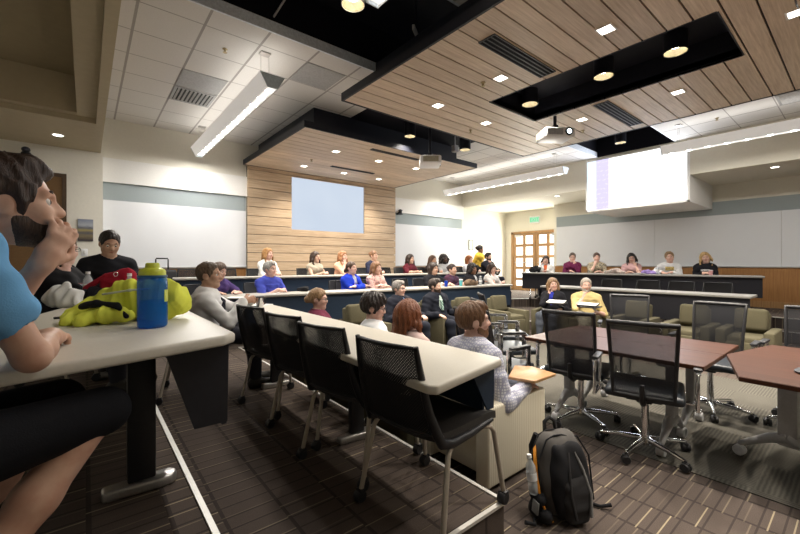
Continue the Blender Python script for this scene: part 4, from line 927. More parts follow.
    if kind in ('shirt',) or (kind == 'jacket' and mal):
        cc = clothm(under if kind == 'jacket' and under else tc, None if kind == 'jacket' else pat, tc2); q = N + u * .028 + V(.014, 0, 0); ring = [q + V(math.cos(a) * .066, math.sin(a) * .068, .016 * -math.cos(a)) for a in np.linspace(0, 2 * PI, 15)]
        sdfobj('collar', [cap(a + V(0, 0, -.012), b + V(0, 0, -.012), .008, .008, .01, V(0, 0, 1), 2.2) for a, b in zip(ring, ring[1:])], [], max(.006, vox * .7), cc, rt)
    if tie:
        a = N + V(.074, 0, -.005); b = P2 + V(.150 * bw, 0, -.02); c = P1 + V(.150 * bw + .01, 0, 0)
        sdfobj('tie', [cap(a, a + V(.01, 0, -.03), .016, .013, .01), cap(a + V(.01, 0, -.03), b, .012, .02, .01), cap(b, c, .02, .026, .01)], [], .008, clothm(tie[0], 'stripe', tie[1]), rt)
    if print_:
        pc, pw, ph_, dz = print_
        zc = P2[2] + dz; sdfobj('shirt_print', infl(torso, th + .005), [], .008, clothm(pc, 'floral', tuple(c * .45 for c in pc)), rt, None, lambda P: np.maximum(np.maximum(np.abs(P[..., 1]) - pw / 2, np.abs(P[..., 2] - zc) - ph_ / 2), .03 - P[..., 0]))
    # trousers, shoes
    A = infl([cap(P0 + V(0, 0, -.03), P0 + V(0, 0, .03), .118 * bw, .112 * bw, .04, lat, st)], .008)
    for s in 'LR': A += infl(legp[s][:1], .016) + ([] if shorts else infl(legp[s][1:], .016))
    v2 = max(vox, .013)
    if shorts: A = infl([cap(P0 + V(0, 0, -.03), P0 + V(0, 0, .03), .118 * bw, .112 * bw, .04, lat, st)], .008) + sum([[cap(legp[s][0][1], legp[s][0][1] * -.04 + legp[s][0][2] * 1.04, .100, .074, .04)] for s in 'LR'], [])
    sdfobj('shorts' if shorts else 'trousers', A, [], v2, clothm(pants), rt)
    for s in 'LR': sdfobj('shoe', infl(shoe[s], .010), [], v2, plain('shoe_%d' % int(shoes[0] * 300), shoes, .5), rt)
    # hair
    hs, hc = hair[0], hair[1]; e = {'bald': .006, 'buzz': .010, 'short': .017, 'long': .018, 'bun': .013, 'curly': .034, 'pony': .014, 'bob': .022, 'mop': .028}[hs]
    A = [ell(H(-.014, 0, .032), np.array((.100 + e, .077 + e, .094 + e)) * HS, RM, .02)]
    hl = {'bald': .18, 'buzz': .075, 'short': .072, 'mop': .050}.get(hs, .060)
    sub = [ell(H(.105, 0, -.040), np.array((.085, .083, .040 + hl)) * HS, RM, .02), cap(H(.06, 0, -.12), H(-.02, 0, -.14), .085, .08, .02, fy, 1.2)]
    if hs in ('short', 'bald', 'buzz', 'mop', 'bun', 'pony'): sub += [ell(H(.005, sg * .095, -.022), np.array((.030, .026, .040)) * HS, RM, .01) for sg in (-1, 1)] + [cap(H(-.06, 0, -.115), H(-.12, 0, -.11), .060, .06, .02, fy, 1.5)]
    if hs == 'bald': sub = [ell(H(.03, 0, .09), np.array((.14, .105, .095)) * HS, RM, .01)] + sub
    if hs in ('short', 'mop'): A += [cap(H(.055, sg * .03, .108 + .2 * (e - .017)), H(.085, sg * .015, .088), .022, .014, .03) for sg in (-1, 1)]
    if hs == 'mop': A += [cap(H(.02, sg * .085, .05), H(.01, sg * .088, .0), .022, .016, .03) for sg in (-1, 1)]
    if hs in ('long', 'curly'):
        ln = hair[2] if len(hair) > 2 else .30; rr = .034 if hs == 'long' else .05; q0 = V(0, 0, -1)
        for sg in (-1, 1):
            p1, p2 = H(.020, sg * .082, .02), H(.012, sg * .092, -.07); p3 = p2 + q0 * (ln - .12) + unit(V(fx[0], fx[1], 0)) * .055 + lat * sg * .01
            A += [cap(p1, p2, .026, rr, .03), cap(p2, p3, rr, rr * .62, .03)]
        b1 = H(-.065, 0, -.02); b2 = N - u * .05 + V(-.105, 0, 0); A += [cap(H(-.06, 0, .02), b1, .065, .06, .03, fy, 1.4), cap(b1, b2, .058, .05, .03, fy, 1.7)]
        sub += [cap(H(.085, 0, -.02), H(.09, 0, -.12), .058, .055, .015)]
    if hs == 'bob': A += [cap(H(-.03, sg * .08, .0), H(-.02, sg * .085, -.10), .045, .04, .03) for sg in (-1, 1)] + [cap(H(-.07, 0, 0), H(-.075, 0, -.10), .065, .055, .03, fy, 1.4)]; sub = sub[:1] + [cap(H(.085, 0, -.02), H(.09, 0, -.12), .056, .055, .015)]
    if hs == 'bun': A += [ell(H(-.115, 0, .045) if len(hair) < 3 else H(*hair[2]), np.array((.045, .05, .045)), RM, .02)]
    if hs == 'pony': A += [cap(H(-.11, 0, .03), H(-.15, 0, -.03), .03, .04, .02), cap(H(-.15, 0, -.03), H(-.14, 0, -.18), .04, .015, .02)]
    am = {'curly': .012, 'mop': .005}.get(hs, .003); fr = 60 if hs != 'curly' else 80
    def dsp(P):
        l = (P - Hc) @ RM.T; a = np.arctan2(l[..., 1], l[..., 0] + .02 * (l[..., 2] > .05)); z = l[..., 2]
        if hs == 'curly': return am * np.sin(fr * l[..., 0]) * np.sin(fr * l[..., 1] + 1) * np.sin(fr * z + 2)
        return am * (np.sin(a * 17 + z * 25) + .6 * np.sin(a * 31 - z * 40) + .5 * np.sin(l[..., 0] * 70 + l[..., 1] * 50))
    sdfobj('hair', A, sub, min(vox, .009), hairm(hc), rt, dsp)
    if beard:
        def bcut(P):
            l = ((P - Hc) @ RM.T) / HS; x_, z_ = l[..., 0], l[..., 2]
            return np.maximum(np.maximum(z_ + .034 + .13 * np.clip(x_, 0, .1), -.128 - z_), .004 - x_)
        A = infl(hd[1:5] + hd[12:13], .0045); fq = 1.0 if detail else 1.0
        sdfobj('beard', A, [ell(H(.104, 0, -.063), np.array((.022, .021, .010)) * HS, RM, .006), ell(H(.112, 0, -.028), np.array((.02, .02, .018)) * HS, RM, .006)], .0045 if detail else .007, hairm(beard), rt, lambda P: .0010 * np.sin(P[..., 0] * 340) * np.sin(P[..., 1] * 360) * np.sin(P[..., 2] * 350), bcut)
    if glasses:
        m = MB()
        for sg in (-1, 1):
            c = H(.106, sg * .034, .0); m.tube([c + (fy * math.cos(a) * .024 + fz * math.sin(a) * .018 - fx * .004 * abs(math.cos(a))) * HS for a in np.linspace(0, 2 * PI, 17)[:-1]], .0022, 6, True)
            m.tube([H(.102, sg * .058, .006), H(.06, sg * .081, .008), H(-.005, sg * .086, .004)], .0022, 6)
        m.tube([H(.107, .010, .004), H(.110, 0, .006), H(.107, -.010, .004)], .0022, 6); m.build('eyeglasses', M['blackplastic'], rt, 60)
    person.last = dict(rt=rt, Hc=Hc, H=H, wr=wr, N=N, P2=P2, RM=RM)
    return rt
def row(px, line, offs): l = off(*line, offs); return online(px, *l)
FAIR, TAN, PINK, BROWN, DARK = (.66, .44, .33), (.55, .35, .24), (.70, .46, .37), (.34, .19, .12), (.12, .065, .04)
def chairfor(x, y, z, rz, lb): nest(x, y, z, R(rz), lb, 'occupied chairs in the rows')
def rowperson(px, ytop, line, offs, zf, face, label, cl, turn=48, **kw):
    q = row(px, line, offs)
    if face is None:
        d = ray(px); cam_d = math.degrees(math.atan2(d.y, d.x)) - 180; tot = cam_d + turn; face = .55 * tot + .45 * -88
        h = kw.get('head', (0, 0, 0)); kw['head'] = (tot - face, h[1], h[2])
    kw.setdefault('top_z', zat(ytop, q)); person(label, q.x, q.y, zf, face, **kw)
    if cl: a = R(face); chairfor(q.x - .03 * math.cos(a), q.y - .03 * math.sin(a), zf, face, cl)
# ---- top back row
L3, L2 = (A3, B3), (A2, B2)
O3, O2 = .72, .69
rowperson(266, 248.5, L3, O3, F2, None, 'person in a white top, leftmost against the oak panelling', 'black chair of the person in the white top against the oak panelling', hair=('long', (.42, .22, .08), .34), top=('elbow', (.80, .78, .74)), skin=PINK, head=(22, 4, 0), lean=.10)
rowperson(314, 252, L3, O3, F2, None, 'person in a sleeveless beige top under the blue screen', 'black chair of the person in the sleeveless beige top', hair=('long', (.045, .024, .016), .36), top=('none', (.40, .36, .29)), skin=FAIR, head=(18, 2, 0))
rowperson(340.5, 251.5, L3, O3, F2, None, 'person in a peach top with chin on hand in the top back row', 'black chair of the person in the peach top', hair=('long', (.34, .16, .07), .26), top=('elbow', (.70, .42, .29)), skin=PINK, arms=('rest', 'chin'), head=(22, 3, 0), lean=.14)
rowperson(371, 251, L3, O3, F2, None, 'person in a navy top under the right end of the blue screen', 'black chair of the person in the navy top under the blue screen', hair=('bun', (.20, .10, .05)), top=('tee', (.020, .024, .050)), skin=FAIR, head=(15, 0, 0), lean=.16)
rowperson(409, 254.5, L3, O3, F2, None, 'person in maroon beside the right edge of the oak panelling', 'black chair of the person in the maroon top in the back row', hair=('long', (.03, .016, .012), .26), top=('elbow', (.10, .012, .022)), skin=FAIR, head=(18, 2, 0), arms=('rest', 'flat'))
rowperson(430, 256, L3, O3, F2, None, 'person in a dark top with cheek on hand, beside the one in maroon', 'black chair of the person in the dark top with cheek on hand', hair=('long', (.085, .04, .02), .30), top=('tee', (.03, .022, .024)), skin=TAN, arms=('rest', 'cheek'), head=(20, 2, 0), lean=.2)
rowperson(442.5, 255, L3, O3, F2, None, 'person in a pale collared shirt in the top back row before the whiteboard', 'black chair of the person in the pale collared shirt', sex='m', hair=('curly', (.015, .011, .010), .04), top=('shirt', (.50, .50, .50)), skin=DARK, beard=(.012, .01, .01), head=(25, 3, 0))
rowperson(468, 257.5, L3, O3, F2, None, 'person in a white shirt beside the one in the open black jacket', 'black chair of the person in the white shirt in the top back row', hair=('bob', (.36, .12, .04)), top=('shirt', (.74, .76, .82)), skin=PINK, head=(15, 0, 0))
rowperson(487, 253, L3, O3 - .02, F2, None, 'person in an open black jacket at the right end of the top back row', 'black chair of the person in the open black jacket', sex='m', hair=('short', (.02, .013, .010)), top=('jacket', (.014, .014, .02)), under=(.75, .75, .76), skin=FAIR, beard=(.03, .02, .015), head=(0, 3, 0), arms=('rest', 'chin'))
q = online(478, (8.8, 7.75), (11, 7.6)); person('person standing in a yellow top behind the top back row', q.x, q.y, F2, -75, legs='stand', top_z=zat(246, q), sex='f', hair=('bun', (.02, .013, .01)), top=('elbow', (.78, .50, .06)), skin=BROWN, arms=('down', 'down'), head=(30, 0, 0), lean=.14)
# ---- second back row
rowperson(209, 272, L2, O2 - .06, F1, None, 'person in a purple top behind the one in white shirt and tie', 'black chair of the person in the purple top', hair=('bob', (.10, .06, .04)), top=('tee', (.075, .045, .165)), skin=PINK, lean=.50, head=(5, -10, 0), arms=('flat', 'flat'), L=.44)
rowperson(267, 262, L2, O2, F1, None, 'person in a royal blue shirt with arms folded on the desk', 'black chair of the person in the royal blue shirt', sex='m', hair=('short', (.36, .34, .31)), top=('elbow', (.055, .075, .42)), skin=PINK, head=(22, 3, 0), arms=('rest', 'rest'), lean=.14, build=1.03)
rowperson(349, 262, L2, O2, F1, None, 'person in a bright blue cardigan with crossed arms', 'black chair of the person in the bright blue cardigan', hair=('pony', (.07, .035, .02)), top=('cardigan', (.012, .045, .52)), under=(.45, .45, .52), skin=PINK, arms=('cross', 'cross'), head=(25, 8, 0), lean=.12)
rowperson(374, 262, L2, O2, F1, None, 'person in a patterned pink top beside the bright blue cardigan', 'black chair of the person in the patterned pink top', hair=('long', (.22, .105, .045), .42), top=('shirt', (.58, .38, .34), 'floral', (.32, .20, .20)), skin=PINK, arms=('cross', 'rest'), head=(22, 0, 0), lean=.12)
rowperson(430.5, 263, L2, O2, F1, None, 'person in a black T-shirt in the second back row', 'black chair of the person in the black T-shirt', sex='m', hair=('bob', (.03, .018, .014)), top=('tee', (.012, .012, .016)), skin=FAIR, head=(25, 2, 0), arms=('flat', 'rest'), lean=.16)
rowperson(449.5, 267, L2, O2, F1, None, 'person in a striped navy top behind the blue can', 'black chair of the person in the striped navy top', hair=('bun', (.03, .018, .014)), top=('shirt', (.020, .025, .060), 'stripe', (.10, .02, .03)), skin=FAIR, head=(22, 4, 0), arms=('rest', 'rest'), lean=.16)
rowperson(470, 264.5, L2, O2, F1, None, 'person in a black cardigan behind the brown bag', 'black chair of the person in the black cardigan behind the brown bag', hair=('curly', (.014, .011, .01), .06), top=('cardigan', (.012, .012, .014)), under=(.6, .6, .6), skin=BROWN, head=(20, 0, 0), arms=('cross', 'cross'), lean=.14)
rowperson(489.5, 266, L2, O2, F1, None, 'person in white at the right end of the second back row', 'black chair of the person in the white top ending the second row', hair=('long', (.04, .02, .013), .28), top=('elbow', (.76, .74, .72)), skin=PINK, head=(18, -4, 0), arms=('rest', 'chin'), lean=.14)
# ---- armchairs at the back and right
person('person in a dark suit with a light blue shirt, sitting in an armchair', 3.87, 4.72, 0, -88, seat=.37, top_z=1.09, sex='m', hair=('short', (.26, .24, .22)), top=('jacket', (.014, .016, .026)), under=(.20, .34, .66), skin=PINK, glasses=True, head=(12, 2, 0), arms=('arm', 'arm'), lean=-.10, pants=(.015, .016, .024))
person('person in a dark suit with a striped green tie, sitting in an armchair', 4.58, 4.62, 0, -92, seat=.37, top_z=1.12, sex='m', hair=('short', (.03, .02, .014)), top=('jacket', (.010, .012, .020)), under=(.50, .62, .56), tie=((.10, .20, .16), (.35, .45, .40)), skin=FAIR, beard=(.05, .03, .02), head=(18, 3, 0), arms=('arm', 'arm'), lean=-.10, pants=(.012, .012, .02))
person('person in a black cardigan over a blue top, cheek on hand, in an armchair', 6.86, 3.80, 0, 194, seat=.37, top_z=1.05, hair=('bob', (.28, .17, .09)), top=('cardigan', (.012, .012, .014)), under=(.025, .035, .30), skin=PINK, head=(28, 6, 8), arms=('arm', 'cheek'), desk=.60, lean=-.02, pants=(.07, .08, .10))
person('person in a pale yellow shirt touching the chin in an armchair', 6.82, 3.16, 0, 192, seat=.37, top_z=1.12, sex='m', hair=('buzz', (.45, .40, .34)), top=('elbow', (.58, .46, .21)), skin=PINK, beard=(.50, .46, .40), head=(22, -2, 0), arms=('arm', 'chin'), desk=.62, lean=-.04, pants=(.30, .28, .22), legs='cross', build=1.0)
# ---- armchairs along the front of the cream desk
person('person in a white shirt and glasses just beyond the cream desk', 2.08, 2.93, 0, -25, seat=.37, top_z=zat(299, (2.08, 2.93)), sex='m', hair=('mop', (.022, .014, .012)), top=('shirt', (.78, .79, .80)), skin=PINK, glasses=True, head=(-24, -8, 0), arms=('arm', 'lap'), lean=-.02)
person('person in a pale pink top seen from behind beyond the cream desk', 2.04, 2.36, 0, 0, seat=.36, top_z=zat(309, (2.04, 2.36)), hair=('long', (.20, .062, .022), .32), top=('elbow', (.66, .50, .46)), skin=PINK, head=(2, -8, 0), arms=('lap', 'lap'), lean=-.06)
person('person in glasses and a maroon top beyond the far half of the cream desk', 2.05, 3.98, 0, -22, seat=.37, top_z=zat(296, (2.05, 3.98)), hair=('bun', (.30, .18, .09), (-.125, 0, -.005)), top=('shirt', (.16, .03, .06)), skin=PINK, glasses=True, head=(-22, 0, 0), arms=('lap', 'lap'), lean=-.02)
person('person in a checked white and blue shirt in the cream armchair', 2.10, 1.755, 0, -8, seat=.38, top_z=zat(303, (2.10, 1.76)), sex='m', hair=('short', (.17, .085, .042)), top=('shirt', (.74, .74, .78), 'check', (.33, .34, .50)), skin=PINK, beard=(.22, .11, .055), head=(-30, 4, 0), vox=.008, lean=-.02, pants=(.10, .11, .14),
       targets={'R': (V(.26, -.235, .555), V(-.5, -.35, -.8), V(1, .2, -.05), V(0, .3, -1), .5), 'L': (V(.28, .18, .58), V(-.3, .5, -.8), V(1, -.4, 0), V(0, 0, -1), .4)})
# ---- top right row
LR = (AR3, BR3); LRO = .66
rowperson(546, 258, LR, .72, F2, 205, 'person in a white jacket over orange, nearest the glazed doors', 'black chair of the person in the white jacket over orange', hair=('long', (.035, .02, .015), .26), top=('cardigan', (.72, .71, .69)), under=(.62, .14, .05), skin=PINK, arms=('rest', 'cheek'), head=(10, 0, -10), lean=.18)
rowperson(572.5, 253, LR, .72, F2, 205, 'person in a maroon shirt and glasses with chin on hand', 'black chair of the person in the maroon shirt and glasses', hair=('bun', (.06, .035, .025)), top=('shirt', (.11, .012, .05)), skin=PINK, glasses=True, arms=('chin', 'rest'), head=(8, 0, 0), lean=.14, build=1.08)
rowperson(596.5, 253, LR, .72, F2, 205, 'person in a floral blouse with a hand over the mouth', 'black chair of the person in the floral blouse', hair=('bun', (.06, .03, .02)), top=('elbow', (.36, .31, .22), 'floral', (.08, .08, .07)), skin=PINK, arms=('rest', 'chin'), head=(8, 0, 0), lean=.14, build=1.05)
rowperson(631.5, 253.5, LR, .72, F2, 200, 'person in a pink top and glasses resting chin on one hand', 'black chair of the person in the pink top and glasses', hair=('long', (.016, .011, .012), .30), top=('tee', (.48, .30, .30)), skin=PINK, glasses=True, arms=('chin', 'rest'), head=(5, -2, 8), lean=.16)
rowperson(669.5, 252, LR, .72, F2, 196, 'person in a white sweatshirt with a gold print', 'black chair of the person in the white sweatshirt', hair=('short', (.28, .18, .09)), top=('sweater', (.74, .74, .74)), skin=PINK, arms=('rest', 'flat'), head=(2, 4, 10), lean=.14, sex='m', build=.90, print_=((.55, .42, .16), .17, .09, -.03))
rowperson(705, 252.5, LR, .72, F2, 194, 'person in a black top with a white print at the top right desk', 'black chair of the person in the black top with white print', hair=('long', (.50, .33, .14), .34), top=('shirt', (.012, .012, .015)), skin=PINK, arms=('rest', 'rest'), head=(4, 2, 12), lean=.14, print_=((.75, .75, .75), .16, .05, -.05))
# ---- left side
person('person in a white shirt and dark tie holding a silver and black mug', .86, 4.02, F1, -14, top_z=zat(262.5, (.88, 4.02)), sex='m', hair=('buzz', (.10, .065, .04)), top=('shirt', (.82, .82, .82)), tie=((.02, .02, .03), (.05, .05, .07)), skin=TAN, head=(-20, 3, 0), lean=.10, vox=.009,
       targets={'R': (V(.36, -.10, .85), V(-.3, -.4, -1), V(.9, .35, .1), V(0, .9, -.3), .7), 'L': (V(.44, .06, .84), V(-.2, .8, -.6), V(.8, -.5, 0), V(0, -.7, -.7), .5)})
chairfor(.80, 4.04, F1, -14, 'black chair of the person in the white shirt and dark tie')
MUGMAN = dict(person.last)
person('person in a black pullover looking down behind the red bag', .16, 5.02, F2, -80, top_z=zat(242, (.16, 5.02)), sex='m', hair=('buzz', (.018, .012, .010)), top=('sweater', (.012, .012, .015)), skin=TAN, head=(0, -20, 0), lean=.26, arms=('rest', 'rest'), L=.50)
chairfor(.15, 5.06, F2, -80, 'black chair of the person in the black pullover')
person('person in a black hoodie and glasses with a hand over the mouth', -.19, 3.95, F2, -25, top_z=zat(234, (-.2, 3.9)), sex='f', hair=('bun', (.16, .08, .035), (-.115, 0, -.03)), top=('sweater', (.010, .010, .012)), skin=PINK, glasses=True, arms=('rest', 'chin'), head=(-25, 2, 0), lean=.10)
chairfor(-.24, 3.96, F2, -18, 'black chair of the person in the black hoodie')
# ---- the young man in the foreground
BX, BY, BF = -.437, 1.355, 30
def loc_(x, y, z):
    a = R(BF); dx, dy = x - BX, y - BY; return V(dx * math.cos(a) + dy * math.sin(a), -dx * math.sin(a) + dy * math.cos(a), z - F2)
def dir_(x, y, z): a = R(BF); return V(x * math.cos(a) + y * math.sin(a), -x * math.sin(a) + y * math.cos(a), z)
person('person in a light blue T-shirt leaning on the near desk', BX, BY, F2, BF, seat=.46, sex='m', hair=('short', (.045, .026, .016)), top=('tee', (.17, .42, .72)), skin=(.66, .41, .29), beard=(.060, .034, .022), sl=.56, head=(-28, 6, 0), lean=.30, nf=4.0, L=.57, vox=.0065, shorts=True, pants=(.008, .008, .010), legs='tuck', detail=True, armr=.90,
       targets={'R': (loc_(-.085, 1.57, 1.172), dir_(.3, -.5, -.8), dir_(.12, 1, -.04), dir_(-.3, 0, -1), .70), 'L': lambda H: (H(.054, -.066, -.172), dir_(.25, .1, -1), dir_(.46, .16, .88), dir_(-.55, .75, .1), .62)})
chairfor(BX - .03, BY - .03, F2, BF, 'black chair of the person in the light blue T-shirt')
# ================================================================ PROPS
ZD3, ZD2 = F2 + .73, F1 + .73
def lump(seed, amp, fr):
    rs = np.random.RandomState(seed); k = rs.randn(5, 3) * fr; ph = rs.rand(5) * 6
    return lambda P: amp * sum(np.sin(P @ k[i] + ph[i]) for i in range(5))
# ---- neon jacket heaped on the near desk
NEON = clothm((.80, .84, .10)); q = at(119, 321, ZD3)
rt = thing('jacket', 'crumpled neon yellow jacket heaped on the near desk behind the blue bottle', 'jacket', (q.x, q.y, ZD3), math.atan2(RGT.y, RGT.x))
def folds(seed, amp, fr):
    rs = np.random.RandomState(seed); k = rs.randn(4, 3) * fr; ph = rs.rand(4) * 6
    return lambda P: amp * sum(np.abs(np.sin(P @ k[i] + ph[i])) - .6 for i in range(4)) + amp * .3 * sum(np.abs(np.sin(P @ k[i] * 2.7 + ph[i] * 2)) - .6 for i in range(4))
A = [cap((-.13, .03, .050), (.15, .06, .065), .058, .064, .05), cap((-.06, .04, .105), (.18, .07, .115), .050, .055, .04), cap((.04, .10, .08), (.22, .08, .08), .07, .07, .05), cap((-.17, -.01, .040), (-.02, -.02, .045), .042, .045, .04), cap((.0, .03, .155), (.16, .05, .150), .034, .038, .03),
     cap((-.17, -.03, .035), (-.125, -.13, .012), .036, .022, .02, V(.9, .4, 0), 1.5), cap((-.01, -.07, .05), (-.045, -.15, .018), .036, .026, .02, V(1, 0, 0), 1.5), cap((.02, -.09, .04), (.10, -.075, .035), .034, .03, .03), cap((-.05, -.07, .04), (.02, -.10, .04), .036, .036, .02), cap((.16, .03, .05), (.235, .02, .11), .055, .042, .04), cap((.235, .02, .11), (.20, .05, .165), .042, .03, .03)]
sdfobj('jacket_body', A, [cap((-.10, -.09, .098), (.05, -.135, .112), .022, .026, .01), cap((.20, -.06, .07), (.235, -.04, .12), .022, .018, .01)], .005, NEON, rt, folds(3, .0062, 24), lambda P: -P[..., 2] + .001)
sdfobj('black_lining', [cap((-.11, -.074, .076), (-.03, -.092, .093), .016, .018, .01), cap((-.03, -.092, .093), (.055, -.086, .080), .018, .012, .01), cap((.055, -.086, .08), (.105, -.10, .035), .011, .010, .01)], [], .005, clothm((.015, .015, .017)), rt, lump(5, .0015, 60))
sdfobj('drawstring', [cap((-.03, -.058, .128), (.08, -.045, .145), .005, .005, .01), cap((.08, -.045, .145), (.15, -.02, .15), .005, .005, .01)], [], .0035, clothm((.62, .66, .50)), rt)
# ---- blue water bottle
q = at(152.5, 327, ZD3); rt = thing('water_bottle', 'translucent blue water bottle with a yellow lid on the near desk', 'bottle', (q.x, q.y, ZD3)); rt.scale = (1.14, 1.14, 1.12)
MB().lathe([(.001, .002), (.040, .0), (.046, .004), (.048, .012), (.048, .165), (.047, .178), (.041, .190), (.034, .196), (.034, .208), (.001, .208)], (0, 0, 0), 40).build('bottle_body', glass('blue_tritan', (.005, .22, .75), .06, .38), rt, 50)
MB().lathe([(.001, .008), (.043, .008), (.0435, .10), (.001, .10)], (0, 0, 0), 32).build('water', glass('bottle_water', (.04, .45, .85), .05, .15), rt, 50)
LID = plain('lime_lid', (.60, .66, .05), .4); MB().lathe([(.001, .240), (.018, .240), (.022, .236), (.024, .222), (.038, .216), (.043, .208), (.043, .192), (.040, .190), (.036, .200), (.001, .204)], (0, 0, 0), 32).build('lid', LID, rt, 40)
m = MB(); m.lathe([(.044, .186), (.0475, .186), (.0475, .194), (.044, .194)], (0, 0, 0), 32); m.build('lid_ring', plain('dark_ring', (.02, .10, .22), .4), rt, 40)
m = MB(); v = []
for i in range(9):
    a = -.55 + (i - 4) * .07; v.append([(math.cos(a) * .0486, math.sin(a) * .0486, z) for z in (.095, .118, .140)])
m.sheet(v, .001).build('label_mark', LID, rt, 60)
# ---- other things on the near desk
def crumple(name, label, cat, px, py, z, prims, mat, seed, amp=.004, vox=.006):
    q = at(px, py, z); rt = sdfobj(name, prims, [], vox, mat, None, lump(seed, amp, 50), lambda P: -P[..., 2] + .001); rt.location = (q.x, q.y, z); rt.rotation_euler.z = math.atan2(RGT.y, RGT.x); return tag(rt, label, cat)
crumple('cloth_bag', 'white crumpled cloth bag beside the light blue T-shirt\'s elbow', 'bag', 63, 307, ZD3, [cap((-.05, 0, .05), (.05, .02, .06), .055, .05, .05), cap((-.03, .02, .10), (.0, .02, .13), .04, .02, .05), cap((.04, -.02, .03), (.09, -.02, .03), .04, .03, .04)], clothm((.72, .72, .70)), 11)
crumple('pouch', 'black pouch lying left of the neon jacket', 'bag', 84, 303, ZD3, [cap((-.07, 0, .035), (.07, .02, .04), .036, .04, .04), cap((-.02, 0, .06), (.07, .02, .065), .03, .03, .04)], clothm((.012, .012, .014)), 12)
q = at(112, 288, ZD3); q = online(113, (0, 3.35), (1, 3.35)); rt = thing('handbag', 'red bag with a slanting strap behind the neon jacket', 'bag', (q.x, q.y, ZD3), math.atan2(RGT.y, RGT.x))
REDC = clothm((.36, .012, .030)); sdfobj('bag_body', [cap((-.02, 0, .07), (.12, 0, .08), .07, .075, .05), cap((.0, 0, .15), (.09, 0, .19), .05, .045, .05), cap((.10, 0, .20), (.11, 0, .245), .03, .012, .04)], [], .008, REDC, rt, lump(21, .005, 40), lambda P: -P[..., 2] + .001)
sdfobj('strap', [cap((-.17, -.03, .09), (-.02, -.04, .175), .014, .014, .01, V(0, 0, 1), 1.5), cap((-.02, -.04, .175), (.06, -.04, .20), .014, .014, .01)], [], .006, clothm((.42, .02, .04)), rt)
MB().lathe([(.012, -.003), (.016, -.003), (.016, .003), (.012, .003)], (.07, -.066, .19), 18, 'Y').build('ring', M['chrome'], rt)
def petbottle(q, label, s=1.0, grp=None):
    rt = thing('plastic_bottle', label, 'bottle', q, 0, grp); MB().lathe([(.001, .001), (.028 * s, 0), (.031 * s, .006), (.031 * s, .05), (.029 * s, .055), (.031 * s, .06), (.031 * s, .12), (.028 * s, .145), (.013 * s, .172), (.013 * s, .185), (.001, .185)], (0, 0, 0), 20).build('bottle_body', glass('clear_pet', (.80, .84, .86), .08, .35), rt, 50)
    MB().lathe([(.001, .202), (.0145 * s, .202), (.0150 * s, .184), (.001, .184)], (0, 0, 0), 16).build('cap', M['whiteplastic'], rt)
    MB().lathe([(.0315 * s, .07), (.0315 * s, .11), (.0305 * s, .11), (.0305 * s, .07)], (0, 0, 0), 20).build('label_wrap', plain('pale_label', (.70, .72, .74), .5), rt); return rt
q = online(88, (-.5, 3.7), (1, 3.7)); petbottle((q.x, q.y, ZD3), 'clear plastic bottle standing left of the red bag')
q = online(129.5, (-.5, 3.0), (1, 3.0)); petbottle((q.x, q.y, ZD3 - .001), 'clear plastic bottle half hidden between red bag and blue bottle', .9)
q = at(70, 318, ZD3); rt = thing('pen', 'black pen by the light blue T-shirt\'s hand on the near desk', 'pen', (q.x, q.y, ZD3 + .006), .2); MB().cyl((-.06, 0, 0), (.06, 0, 0), .0055, None, 10).build('barrel', M['blackplastic'], rt); MB().cyl((.06, 0, 0), (.072, 0, 0), .005, .0012, 10).build('tip', M['alu'], rt)
q = online(76, (-.6, 3.75), (1, 3.75)); rt = thing('phone', 'phone in a dark red case held up before the black hoodie', 'phone', (q.x, q.y - .02, ZD3 + .045), .4); MB().box((0, 0, .035), (.15, .012, .075), Matrix.Rotation(R(-20), 4, 'X'), .004).build('case', plain('phone_case', (.14, .03, .03), .5), rt); MB().box((.03, -.006, .037), (.05, .006, .05), Matrix.Rotation(R(-20), 4, 'X')).build('screen', plain('phone_screen', (.5, .52, .62), .2), rt)
# ---- mug held by the man in the white shirt; papers
H0 = MUGMAN['rt'].matrix_basis if False else (Matrix.Translation(MUGMAN['rt'].location) @ Matrix.Rotation(MUGMAN['rt'].rotation_euler.z, 4, 'Z'))
w = [H0 @ Vector(MUGMAN['wr'][s][1]) for s in 'LR']; c = (w[0] + w[1]) / 2 + (H0.to_3x3() @ Vector((.115, -.005, 0)))
rt = thing('travel_mug', 'silver and black mug in the hands of the person with the tie', 'mug', (c.x, c.y, c.z - .02), .3)
MB().lathe([(.001, -.05), (.030, -.05), (.033, -.045), (.038, .045), (.035, .045), (.031, -.04), (.001, -.043)], (0, 0, 0), 28).build('mug_body', M['chrome'], rt, 40); MB().lathe([(.001, .062), (.03, .060), (.040, .054), (.0405, .044), (.001, .044)], (0, 0, 0), 28).build('lid', M['blackplastic'], rt, 40); MB().tube([(.036, 0, .03), (.065, 0, .025), (.068, 0, -.02), (.034, 0, -.03)], .006, 8).build('handle', M['blackplastic'], rt, 60)
WHITEP = plain('white_paper', (.82, .82, .80), .8)
def sheetp(px, py, z, label, w=.21, h=.29, rz=0, n=1, dz=0, mat=None, name='paper_sheet', cat='paper'):
    q = at(px, py, z); m = MB()
    for i in range(n): m.box((0.004 * i, .003 * i, .0012 + .0016 * i), (w, h, .0012), R(3 * i))
    return tag(m.build(name, mat or WHITEP, None, 0, (q.x, q.y, z + dz), rz), label, cat)
sheetp(257, 305, ZD2, 'papers at the far end of the cream desk beside the mug', .21, .29, .5, 3)
sheetp(239, 297.5, ZD2, 'white papers on the blue fronted desk before the person in purple', .22, .3, .9, 2)
sheetp(278, 292.5, ZD2, 'white sheet under the royal blue shirt\'s forearms', .21, .29, -.1, 2); sheetp(336, 291, ZD2, 'white sheet in front of the bright blue cardigan', .2, .28, .0, 1)
